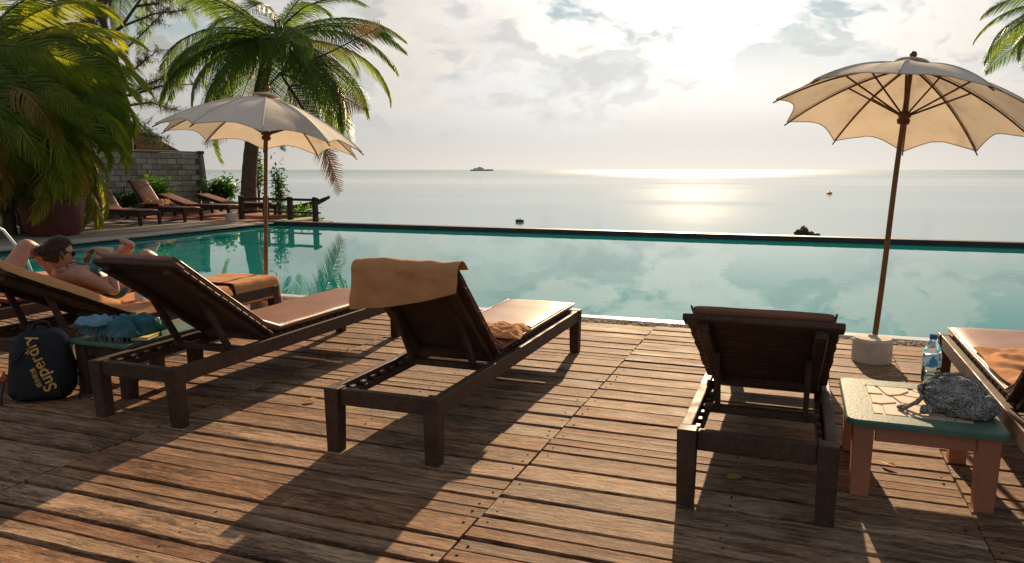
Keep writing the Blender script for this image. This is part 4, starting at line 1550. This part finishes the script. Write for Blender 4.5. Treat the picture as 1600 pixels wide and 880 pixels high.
far_lounger('faded red lounger with raised back beside the big red planter', -18.65, 15.95, -99, 50)
far_lounger('faded red lounger with a towel left on it, in front of the block wall', -18.65, 17.45, -98, 48)
far_lounger('old lounger standing third from the planter on the far terrace', -18.70, 18.75, -88, 17)
far_lounger('old lounger on the far terrace nearest the leaning palm trunk', -18.55, 20.25, -89, 14)
tw = crumpled('towel', 'pale crumpled towel left on a faded lounger by the block wall', (-17.55, 17.25, .45), .75, .62, .20, 4.4, nu=22, nv=22)

# big planter with fan palm
pp = at(90, 372, 19.0)
POT = Vector((-15.75, 12.45, -.015))
pt_ = thing('planter', 'large dark red planter standing on the terrace under the fan palm', 'planter', POT)
MB().lathe([(.50, 0), (.54, .02), (.60, .25), (.64, .55), (.66, .78), (.70, .80), (.70, .86), (.62, .86), (.60, .78), (.0001, .77)], 36).build('pot', M['pot'], pt_, smooth=False)
MB().lathe([(.58, .775), (.3, .80), (.0001, .81)], 20).build('soil', M['soil'], pt_)


# coconut palms -------------------------------------------------------------
def frond_mesh(seed, L=3.6, droop=1.0, mat='frond', nl=72, lf=.74, wid=.022):
    r_ = random.Random(seed)
    mb = MB()
    pts = []
    p = Vector((0, 0, 0))
    n = 18
    ang = 0.0
    dirs = []
    for i in range(n + 1):
        pts.append(p.copy())
        d_ = Vector((.02 * math.sin(i * .6 + seed), math.cos(ang), -math.sin(ang)))
        dirs.append(d_)
        p = p + d_ * (L / n)
        ang += droop * (.035 + .085 * (i / n) ** 1.3)
    mb.tube(pts, [.030 * (1 - .9 * i / n) + .003 for i in range(n + 1)], 5, False)
    for i in range(nl):
        f = .10 + .90 * (i + .5) / nl
        k_ = min(n - 1, int(f * n))
        b = pts[k_].lerp(pts[k_ + 1], f * n - k_)
        d_ = dirs[k_].normalized()
        for sd in (-1, 1):
            ln = lf * (math.sin(math.pi * min(1, .20 + f * .74)) ** .8) * r_.uniform(.85, 1.12)
            if r_.random() < .04:
                continue
            out_ = (Vector((sd, 0, 0)) * r_.uniform(.75, .95) + d_ * (.45 + .35 * f) + Vector((0, 0, .25 - .10 * droop))).normalized()
            q = b.copy()
            side = out_.cross(Vector((0, 0, 1))).normalized()
            vs = []
            kk = 4
            dv = out_.copy()
            for j in range(kk + 1):
                g = j / kk
                wd = wid * (1 - g) ** .55 * (.6 + .4 * min(1, g * 5)) + .0015
                vs += [q - side * wd * .7 + Vector((0, 0, -.3 * wd)), q + Vector((0, 0, wd * .25)), q + side * wd * .7 + Vector((0, 0, -.3 * wd))]
                dv = (dv + Vector((0, 0, -.22 * droop * r_.uniform(.7, 1.4)))).normalized()
                q = q + dv * (ln / kk)
            fs = []
            for j in range(kk):
                o = j * 3
                fs += [(o, o + 1, o + 4, o + 3), (o + 1, o + 2, o + 5, o + 4)]
            mb.add(vs, fs)
    return mb.mesh('frond', M[mat], smooth=True)


FR = [frond_mesh(i, 3.7, 1.0 + .22 * (i % 3)) for i in range(5)]
FRD = [frond_mesh(40 + i, 3.3, .45, 'dead', 44, .60) for i in range(2)]


def coconut_palm(label, base, crown, specs, seed, dead=(), lscale=1.0, trunk_r=.19, nuts=True):
    base, crown = Vector(base), Vector(crown)
    t = thing('coconut_palm', label, 'palm', base)
    rel = crown - base
    n = 26
    pts, rad = [], []
    for i in range(n + 1):
        f = i / n
        bow = math.sin(f * math.pi) * .10
        pts.append(Vector((rel.x * f ** 2.2, rel.y * f ** 2.2, rel.z * f)) + Vector((bow, 0, 0)))
        rad.append(trunk_r * (1.25 - .45 * f if f > .08 else 1.6 - 3 * f) * (1 + .05 * (i % 2)))
    MB().tube(pts, rad, 12).build('trunk', M['bark'], t, smooth=True)
    r_ = random.Random(seed)
    for i, (az, el_, sc_) in enumerate(specs):
        o = put('frond', FR[i % 5], t, rel + Vector((0, 0, r_.uniform(-.1, .15))))
        o.rotation_mode = 'ZXY'
        o.rotation_euler = (R(el_), R(r_.uniform(-22, 22)), R(az))
        o.scale = (sc_ * lscale,) * 3
    for i, (az, el_, sc_) in enumerate(dead):
        o = put('dry_frond', FRD[i % 2], t, rel + Vector((.15, .05, -1.1)))
        o.rotation_mode = 'ZXY'
        o.rotation_euler = (R(el_), R(r_.uniform(-40, 40)), R(az))
        o.scale = (sc_ * lscale,) * 3
        o['label'] = 'dry brown hanging frond'
    if nuts:
        nm = MB().ball((0, 0, 0), .11, 12, 8, (1, 1, 1.2)).mesh('coconut', M['leaf_dark'], smooth=True)
        for i in range(7):
            a_ = i * 2.4
            put('coconut', nm, t, rel + Vector((.22 * math.cos(a_), .22 * math.sin(a_), -.20 - .08 * (i % 3))))
    return t


# azimuth of a frond: 0 points along +Y; image right is about az = -(90 - yaw) -> towards +X
AZR = -(90 - math.degrees(YAW))
# bushy palm with arching, hanging fronds over the planter
FPB = Vector((-16.75, 12.35, -.02))
fp = thing('bushy_palm', 'dense palm with drooping sunlit yellow-green fronds overhanging the red planter', 'palm', FPB)
for i in range(4):
    a_ = i * 1.7
    MB().tube([(.22 * math.cos(a_), .22 * math.sin(a_), 0), (.25 * math.cos(a_), .25 * math.sin(a_), 1.2), (.3 * math.cos(a_ + .3), .3 * math.sin(a_ + .3), 2.6 + .3 * i)], [.10, .085, .07], 10).build('stem', M['bark'], fp, smooth=True)
FB = [frond_mesh(60 + i, 3.2, 1.35 + .2 * i, 'fan', 58, .74, .031) for i in range(4)] + [frond_mesh(70 + i, 2.8, 1.7, 'fan_old', 52, .66, .028) for i in range(2)]
rf = random.Random(11)
NLV = 235
for i in range(NLV):
    f = (i + .5) / NLV
    az = i * 137.5 + rf.uniform(-14, 14)
    old = f > .45 and rf.random() < .45
    o = put('frond', FB[4 + i % 2] if old else FB[i % 4], fp)
    a_ = rf.uniform(0, 6.28)
    o.location = (.30 * math.cos(a_), .30 * math.sin(a_), 4.3 - 2.4 * f + rf.uniform(-.3, .3))
    o.rotation_mode = 'ZXY'
    o.rotation_euler = (R(74 - 92 * f ** .8 + rf.uniform(-12, 12)), R(rf.uniform(-30, 30)), R(az))
    sc_ = rf.uniform(.82, 1.10) * (1 - .08 * f)
    o.scale = (sc_,) * 3

base1 = at(388, 333, 26.0)
base1.z = -.1
crown1 = at(428, 62, 25.5)
specs = []
rs = random.Random(4)
for i in range(32):
    f = (i + .5) / 32
    specs.append((i * 137.5 + rs.uniform(-10, 10), 68 - 104 * f ** .9, rs.uniform(.85, 1.08)))
for i in range(13):
    specs.append((i * 137.5 + 40 + rs.uniform(-10, 10), -8 - 50 * (i + .5) / 13, rs.uniform(.85, 1.0)))
specs += [(AZR, 34, 1.0), (AZR - 8, 15, 1.0), (AZR + 14, -6, 1.05), (AZR - 15, -24, .95), (AZR + 180, 30, 1.1), (AZR + 172, 8, 1.05), (AZR + 195, -14, 1.0), (AZR + 160, -30, 1.0), (AZR, 55, .9), (AZR + 180, 55, 1.0)]
coconut_palm('tall coconut palm behind the left umbrella, its crown cut by the top edge', base1, crown1, specs, 5,
             dead=[(AZR, -80, 1.08), (AZR + 40, -76, 1.1), (AZR - 30, -82, 1.0), (AZR + 150, -80, .9), (AZR + 20, -72, 1.0)], trunk_r=.215, lscale=1.26)
base3 = at(60, 340, 31.0)
base3.z = -.1
crown3 = at(215, -62, 30.0)
coconut_palm('second coconut palm whose fronds hang into the top edge beside the thin tree', base3, crown3, [(i * 137.5 + 20, 48 - 100 * (i + .5) / 26, rs.uniform(.85, 1.05)) for i in range(26)], 15, lscale=1.2, trunk_r=.2)
base2 = at(1800, 380, 15.0)
base2.z = -.03
crown2 = at(1690, 6, 14.0)
specs = [(i * 137.5, 75 - 100 * (i + .5) / 20, .85) for i in range(20)] + [(AZR + 180, 22, .62), (AZR + 174, -6, .75)]
coconut_palm('coconut palm at the upper right corner of which only frond tips show', base2, crown2, specs, 9, lscale=.62, trunk_r=.15)


# casuarina -----------------------------------------------------------------
cs_base = at(205, 330, 27.5)
ct = thing('casuarina_tree', 'thin bare-branched tree with wispy needles between fan palm and coconut palm', 'tree', (cs_base.x, cs_base.y, -.1))
O = Vector((cs_base.x, cs_base.y, -.1))


def rp(px, py, dz=27.5):
    return at(px, py, dz) - O


tr = MB()
tr.tube([Vector((0, 0, 0)), rp(203, 230), rp(196, 160), rp(180, 90), rp(164, 40), rp(158, -30), rp(165, -110)], [.14, .125, .115, .105, .10, .08, .05], 10)
tr.tube([rp(168, 58), rp(190, 42), rp(212, 10), rp(240, -30)], [.07, .06, .05, .035], 8)
tr.tube([rp(164, 40), rp(140, 5), rp(110, -40)], [.11, .09, .06], 8)
tr.build('trunk', M['bark_red'], ct, smooth=True)
br_specs = [((198, 150), (240, 128), (290, 108)), ((202, 150), (250, 135), (300, 132)), ((200, 165), (235, 160), (270, 172)), ((198, 175), (225, 200), (245, 225)), ((180, 90), (215, 60), (255, 20)),
            ((190, 42), (240, 22), (290, 15)), ((164, 40), (175, -10), (200, -50)), ((150, 20), (125, 5), (95, 0)), ((172, 60), (150, 40), (125, 25)), ((212, 10), (250, 5), (280, -20)), ((203, 190), (220, 210), (255, 215)), ((196, 120), (220, 100), (245, 80))]
rc = random.Random(21)
for sp in br_specs:
    p0, p1, p2_ = [rp(a_, b_, 27.5 + rc.uniform(-.6, .6)) for a_, b_ in sp]
    b = MB().tube([p0, p1, p2_], [.045, .030, .012], 6).build('branch', M['bark_red'], ct, smooth=True)
    nd = MB()
    for i in range(52):
        f = rc.uniform(.2, 1.08)
        c0 = p0.lerp(p1, f * 2) if f < .5 else p1.lerp(p2_, f * 2 - 1)
        tw_ = Vector((rc.uniform(-1, 1), rc.uniform(-1, 1), rc.uniform(-.3, .9))).normalized() * rc.uniform(.15, .6)
        e0 = c0 + tw_
        nd.tube([c0, e0], [.008, .004], 4, False)
        for q in range(20):
            s0 = c0.lerp(e0, rc.uniform(.2, 1.0))
            dn = Vector((rc.uniform(-.6, .6), rc.uniform(-.6, .6), rc.uniform(-1.1, .25))) * rc.uniform(.14, .34)
            sd = Vector((rc.uniform(-1, 1), rc.uniform(-1, 1), 0)).normalized() * .006
            md_ = s0 + dn * .5 + Vector((0, 0, .02))
            nd.add([s0 - sd, s0 + sd, md_ + sd, md_ - sd, s0 + dn], [(0, 1, 2, 3), (3, 2, 4)])
    nd.build('needle_sprays', M['needle'], b)


# broad-leaved shrubs --------------------------------------------------------
def leaf_mesh(mb, c, d, up_, ln, wd, r_):
    d = d.normalized()
    s = d.cross(up_)
    s = s.normalized() if s.length > 1e-3 else d.orthogonal().normalized()
    n_ = s.cross(d)
    p = [c, c + d * ln * .35 + s * wd * .5 + n_ * .02 * ln, c + d * ln * .75 + s * wd * .38 - n_ * .06 * ln, c + d * ln - n_ * .18 * ln, c + d * ln * .75 - s * wd * .38 - n_ * .06 * ln, c + d * ln * .35 - s * wd * .5 + n_ * .02 * ln, c + d * ln * .5 - n_ * .05 * ln]
    mb.add(p, [(0, 1, 6), (1, 2, 6), (2, 3, 6), (3, 4, 6), (4, 5, 6), (5, 0, 6)])


def shrub(label, loc, rx, rz_, n, ln, mat, seed, cat='shrub', name='leafy_shrub', stems=8, group='shrubs on the far terrace', ry=None):
    t = thing(name, label, cat, loc, 0, group)
    r_ = random.Random(seed)
    ry = ry or rx
    st = MB()
    tips = []
    for i in range(stems):
        a_ = r_.uniform(0, 6.28)
        q = r_.uniform(.1, .95)
        tip = Vector((math.cos(a_) * rx * q * .8, math.sin(a_) * ry * q * .8, rz_ * (1.0 + .75 * math.sqrt(max(0, 1 - q * q))) * r_.uniform(.75, 1.05)))
        mid = Vector((tip.x * .35, tip.y * .35, tip.z * .5))
        st.tube([(tip.x * .05, tip.y * .05, 0), mid, tip], [.022, .016, .006], 5, False)
        tips += [(mid, tip)]
    st.build('stems', M['bark'], t)
    lf = MB()
    for i in range(n):
        m0, t0_ = r_.choice(tips)
        c = m0.lerp(t0_, r_.uniform(.2, 1.08)) + Vector((r_.gauss(0, rx * .2), r_.gauss(0, ry * .2), r_.gauss(0, rz_ * .16)))
        c.z = max(c.z, .03)
        d = Vector((c.x / rx + r_.uniform(-.7, .7), c.y / ry + r_.uniform(-.7, .7), r_.uniform(-.4, .8)))
        leaf_mesh(lf, c, d, Vector((r_.uniform(-.5, .5), r_.uniform(-.5, .5), 1)), ln * r_.uniform(.6, 1.25), ln * r_.uniform(.3, .5), r_)
    lf.build('leaves', M[mat], t)
    return t


def gp(px, py, dpt, z0=-.06):
    p = at(px, py, dpt)
    return (p.x, p.y, z0)


shrub('glossy bright green bush between wall post and palm trunk', gp(345, 320, 27.0), .64, .68, 900, .20, 'leaf', 1, stems=22)
shrub('green climbing shrub growing up the front of the block wall', gp(240, 320, 24.5), .75, .75, 620, .19, 'leaf', 2, stems=14, ry=.35)
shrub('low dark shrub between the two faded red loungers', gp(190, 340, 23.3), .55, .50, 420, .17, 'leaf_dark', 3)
shrub('dark shrub filling the left edge below the fan palm', gp(20, 350, 21.5), 1.3, .75, 900, .22, 'leaf_dark', 4, stems=14)
shrub('leafy shrub behind the wooden railing near its end post', gp(470, 335, 24.2, -.85), .60, .62, 760, .17, 'leaf', 5, stems=20)
shrub('small leafy shrub beyond the corner of the railing', gp(500, 345, 23.0, -.85), .30, .40, 260, .15, 'leaf', 6, stems=9)
shrub('tall vine-like shrub right of the palm trunk', gp(436, 330, 24.8, -.85), .32, 1.35, 420, .16, 'leaf', 7, stems=12)
shrub('leaves climbing the right side of the palm trunk', gp(405, 330, 26.4, -.06), .24, 1.35, 300, .17, 'leaf', 8, stems=8)

# wall of blocks ---------------------------------------------------------------
wall = thing('block_wall', 'grey concrete block wall behind the faded loungers', 'wall', (-20.0, 14.6, -.06), R(90))
WLEN = 7.08
WHT = 2.08
MB().box(0, WLEN, .02, .17, 0, WHT - .01).build('mortar_core', M['mortar'], wall)
blk = MB().box(-.205, .205, -.012, .018, -.085, .085).mesh('block', M['block'], bevel=.008)
nrow = 11
rw = random.Random(8)
for r_ in range(nrow):
    x = .215 if r_ % 2 else .0
    while x < WLEN + .1:
        xx = min(max(x, .0), WLEN)
        if xx - .205 > -.05 and xx + .205 < WLEN + .02:
            put('block', blk, wall, (xx, rw.uniform(-.006, .006), .1 + r_ * .187), (0, 0, rw.uniform(-.01, .01)))
        x += .43
MB().box(-.05, WLEN + .02, -.03, .20, WHT, WHT + .06).build('coping', M['post'], wall, bevel=.01)
ps = thing('wall_post', 'pale weathered post at the right end of the block wall', 'post', (-19.85, 21.75, -.06))
MB().beam((0, 0, 0), (-.16, 0, 2.05), .20, .20, side=(1, 0, 0), wd1=.17, ht1=.17).build('post_shaft', M['post'], ps, bevel=.015)
MB().beam((-.16, 0, 2.05), (-.165, 0, 2.16), .22, .22, side=(1, 0, 0)).build('post_cap', M['bark'], ps, bevel=.02)

# hut with roof behind the wall --------------------------------------------------
hc = at(84, 300, 30.0)
hut = thing('hut', 'small hut with dark shingled roof behind the block wall', 'hut', (hc.x, hc.y, -.06), YAW)
MB().box(-2.6, 2.55, 0, 3.0, 0, 1.95).build('wall', M['post'], hut)
rfm = MB()
e0, e1, rg = 3.65, -3.65, 4.55


def roof_pt(u, v, lift=0.0):
    # right slope of a hipped roof: eave (x=3.65) to ridge (x=0)
    return Vector((3.65 - u * 3.65, -.6 + v * 4.2, 2.25 + u * 2.3 + lift))


ro_ = MB().add([(3.65, -.6, 2.25), (3.65, 3.6, 2.25), (0, 2.2, 4.55), (0, .8, 4.55), (-3.65, -.6, 2.25), (-3.65, 3.6, 2.25)],
               [(0, 1, 2, 3), (4, 0, 3), (5, 4, 3, 2), (1, 5, 2), (0, 4, 5, 1)]).build('roof', M['roof'], hut)
for i in range(11):
    f = i / 11
    x0 = 3.65 * (1 - f)
    zz = 2.25 + 2.3 * f
    yb = -.6 + 1.4 * f
    s_ = MB().box(-x0 - .02, x0 + .02, yb - .035, yb - .005, zz - .02, zz + .19)
    s_.build('shingle_course', M['roof'], ro_)
MB().box(-3.6, 3.6, -.52, -.44, 2.06, 2.24).build('fascia', M['rafter'], hut)
for i in range(9):
    x = -3.2 + i * .8
    MB().box(x - .04, x + .04, -.42, .2, 2.12, 2.22).build('rafter_end', M['rafter'], hut)

# railing ---------------------------------------------------------------------
ra, rb2 = Vector((-15.45, 18.35, 0)), Vector((-12.72, 18.2, 0))
rl = thing('wooden_railing', 'low dark wooden railing on the far pool corner, before the boat', 'railing', (rb2.x, rb2.y, -.06))
ha = 1.45 - 24.0 * 0  # heights follow from the rail line below
A0 = Vector((ra.x - rb2.x, ra.y - rb2.y, 0))
for hgt, th in ((.66, .07), (.30, .05)):
    MB().beam(A0 + Vector((0, 0, hgt)), Vector((0.12, 0, hgt)), .09, th).build('rail', M['lounger_far'], rl, bevel=.008)
for f in (0, .34, .66, .985):
    p = A0.lerp(Vector((0, 0, 0)), f)
    MB().beam(p, p + Vector((0, 0, .74)), .13, .13, side=(1, 0, 0)).build('post', M['lounger_far'], rl, bevel=.012)
# deck platform under the railing
pa, pb = at(352, 349, 21.2), at(500, 345, 20.6)
plat = struct(MB().add(*extrude_poly([(-19.4, 17.56), (-12.35, 17.56), (-12.35, 18.45), (-15.65, 18.45), (-15.65, 21.4), (-19.4, 21.4)], -.6, -.010)).build('corner_platform', M['red_paving']))
# white block
bq = at(362, 344, 21.5)
bl = thing('umbrella_base', 'small pale concrete umbrella base on the far terrace beside the last lounger', 'umbrella base', (bq.x, bq.y, -.014))
MB().lathe([(.16, 0), (.17, .02), (.17, .22), (.15, .24), (.04, .245), (.035, .30), (.0001, .30)], 24).build('concrete_drum', M['concrete'], bl)

# stools at far left
for (px, py, dpt, lab) in ((14, 376, 19.3, 'dark stool with brown seat at the far left edge of the terrace'), (38, 374, 19.6, 'small pale-topped stool between the planter and the dark stool')):
    p = at(px, py, dpt)
    st = thing('stool', lab, 'stool', (p.x, p.y, -.015), R(25), 'stools on the far terrace')
    pale = 'pale' in lab
    MB().box(-.24, .24, -.24, .24, .40, .44).build('seat', M['concrete' if pale else 'cushion_far'], st, bevel=.008)
    for x in (-1, 1):
        for y in (-1, 1):
            MB().beam((x * .21, y * .21, 0), (x * .19, y * .19, .399), .06, .06, side=(1, 0, 0)).build('leg', M['lounger_far'], st, bevel=.005)

# boat moored behind the railing
bo = at(452, 321, 30.0)
boat = thing('longtail_boat', 'slender dark wooden boat with upturned bow behind the railing', 'boat', (bo.x, bo.y, -1.0), math.atan2(RGT.y, RGT.x))


def hullfn(u, v):
    x = -3.0 + 4.6 * u
    wd = .42 * math.sin(math.pi * min(.98, .10 + u * .9)) ** .6
    a_ = (v - .5) * math.pi
    sheer = 1.02 + .34 * max(0, u - .55) ** 2 * 6
    return Vector((x, wd * math.sin(a_), sheer - .42 * math.cos(a_) * (1 - .75 * u ** 3)))


hu = MB().grid(hullfn, 24, 10).build('hull', M['hull_dark'], boat, smooth=True)
solid(hu, .03)
for xx in (-2.2, -1.2, -.2):
    MB().box(xx - .1, xx + .1, -.34, .34, .93, .96).build('thwart', M['hull_dark'], boat)

# ================================================================== SEA OBJECTS


def sea_pt(px, py, zz=-2.4):
    d = FWD + RGT * ((px - 800) / FPX) - UPV * ((py - 440) / FPX)
    t_ = (zz - EYE) / d.z
    return Vector((0, 0, EYE)) + d * t_


def rock(label, p, sx, sy, sz, seed):
    bm = bmesh.new()
    bmesh.ops.create_icosphere(bm, subdivisions=4, radius=1)
    for v in bm.verts:
        k_ = 1 + .45 * noise.noise(v.co * 1.6 + Vector((seed, 0, 0))) + .22 * noise.noise(v.co * 4.2 + Vector((seed, 3, 0))) + .1 * noise.noise(v.co * 9)
        v.co = Vector((v.co.x * sx * k_, v.co.y * sy * k_, v.co.z * sz * k_))
    me = bpy.data.meshes.new('rock')
    bm.to_mesh(me)
    bm.free()
    me.materials.append(M['rock'])
    o = put('sea_rock', me, None, p)
    return tag(o, label, 'rock', 'rocks in the sea')


rk_ = sea_pt(1256, 371)
rock('dark wet rock rising from the sea beside the right umbrella pole', rk_, .55, .5, .52, 1)
rock('lower rock against the right side of the largest sea rock', rk_ + RGT * .55, .36, .36, .30, 2)
rock('flat rock just awash, right of the other rocks', rk_ + RGT * 1.25, .32, .3, .07, 3)
fb = sea_pt(812, 347)
fo = thing('mooring_float', 'small grey box-shaped float on the calm sea behind the pool', 'float', fb)
MB().box(-.26, .26, -.22, .22, -.1, .20).build('float_body', M['float'], fo, bevel=.04, seg=2)
MB().tube([(-.08, 0, .20), (-.08, 0, .28), (.08, 0, .28), (.08, 0, .20)], .02, 6).build('mooring_ring', M['steel'], fo)
ob = sea_pt(1296, 303)
oo = thing('orange_buoy', 'tiny orange buoy on the sea left of the right umbrella pole', 'buoy', ob)
MB().ball((0, 0, .05), .36, 14, 8, (1.2, 1, .75)).build('buoy_body', simple('buoy_orange', (.75, .25, .05), .5), oo, smooth=True)
MB().lathe([(.06, .28), (.05, .46), (.0001, .47)], 10).build('buoy_neck', M['float'], oo)
fy = sea_pt(752, 267.3)
fe = thing('ferry', 'distant grey ferry on the horizon', 'boat', fy, math.atan2(RGT.y, RGT.x))
S_ = (fy - Vector((0, 0, EYE))).dot(FWD) / FPX
hl = MB().grid(lambda u, v: Vector(((-17 + 36 * u) * S_, (3.2 * math.sin((v - .5) * math.pi) * math.sin(math.pi * min(.97, .2 + .8 * u)) ** .5) * S_, (2.2 + .7 * u * u - 2.6 * math.cos((v - .5) * math.pi)) * S_)), 16, 8)
hl.build('hull', M['ferry_white'], fe)
MB().box(-16 * S_, 12 * S_, -2.6 * S_, 2.6 * S_, 1.6 * S_, 2.4 * S_).build('main_deck', M['ferry_grey'], fe)
MB().box(-12 * S_, 4 * S_, -2.2 * S_, 2.2 * S_, 2.42 * S_, 4.4 * S_).build('cabin', M['ferry_white'], fe)
MB().box(-6 * S_, 1.5 * S_, -1.6 * S_, 1.6 * S_, 4.42 * S_, 5.8 * S_).build('bridge', M['ferry_grey'], fe)
MB().tube([(-3 * S_, 0, 5.8 * S_), (-3 * S_, 0, 7.8 * S_)], .25 * S_, 6).build('mast', M['ferry_grey'], fe)

# ================================================================== LITTER


def dry_leaf(label, x, y, rz, s=1.0):
    mb = MB()
    leaf_mesh(mb, Vector((0, 0, 0)), Vector((0, 1, .05)), Vector((0, 0, 1)), .085 * s, .045 * s, random)
    o = mb.build('dry_leaf', M['dry_leaf'])
    solid(o, .0012)
    o.location = (x, y, .010)
    o.rotation_euler = (R(8), R(-6), rz)
    tag(o, label, 'leaf', 'dry leaves on the deck')


dry_leaf('dry orange leaf on the planks below the stone-inlaid table', .515, 3.98, .9)
dry_leaf('dry brown leaf in the shadow under the lounger seen straight from behind', -.18, 3.59, 2.1)
dry_leaf('curled dry leaf on the deck beside the low reclined lounger', -2.85, 3.86, -.6, 1.1)
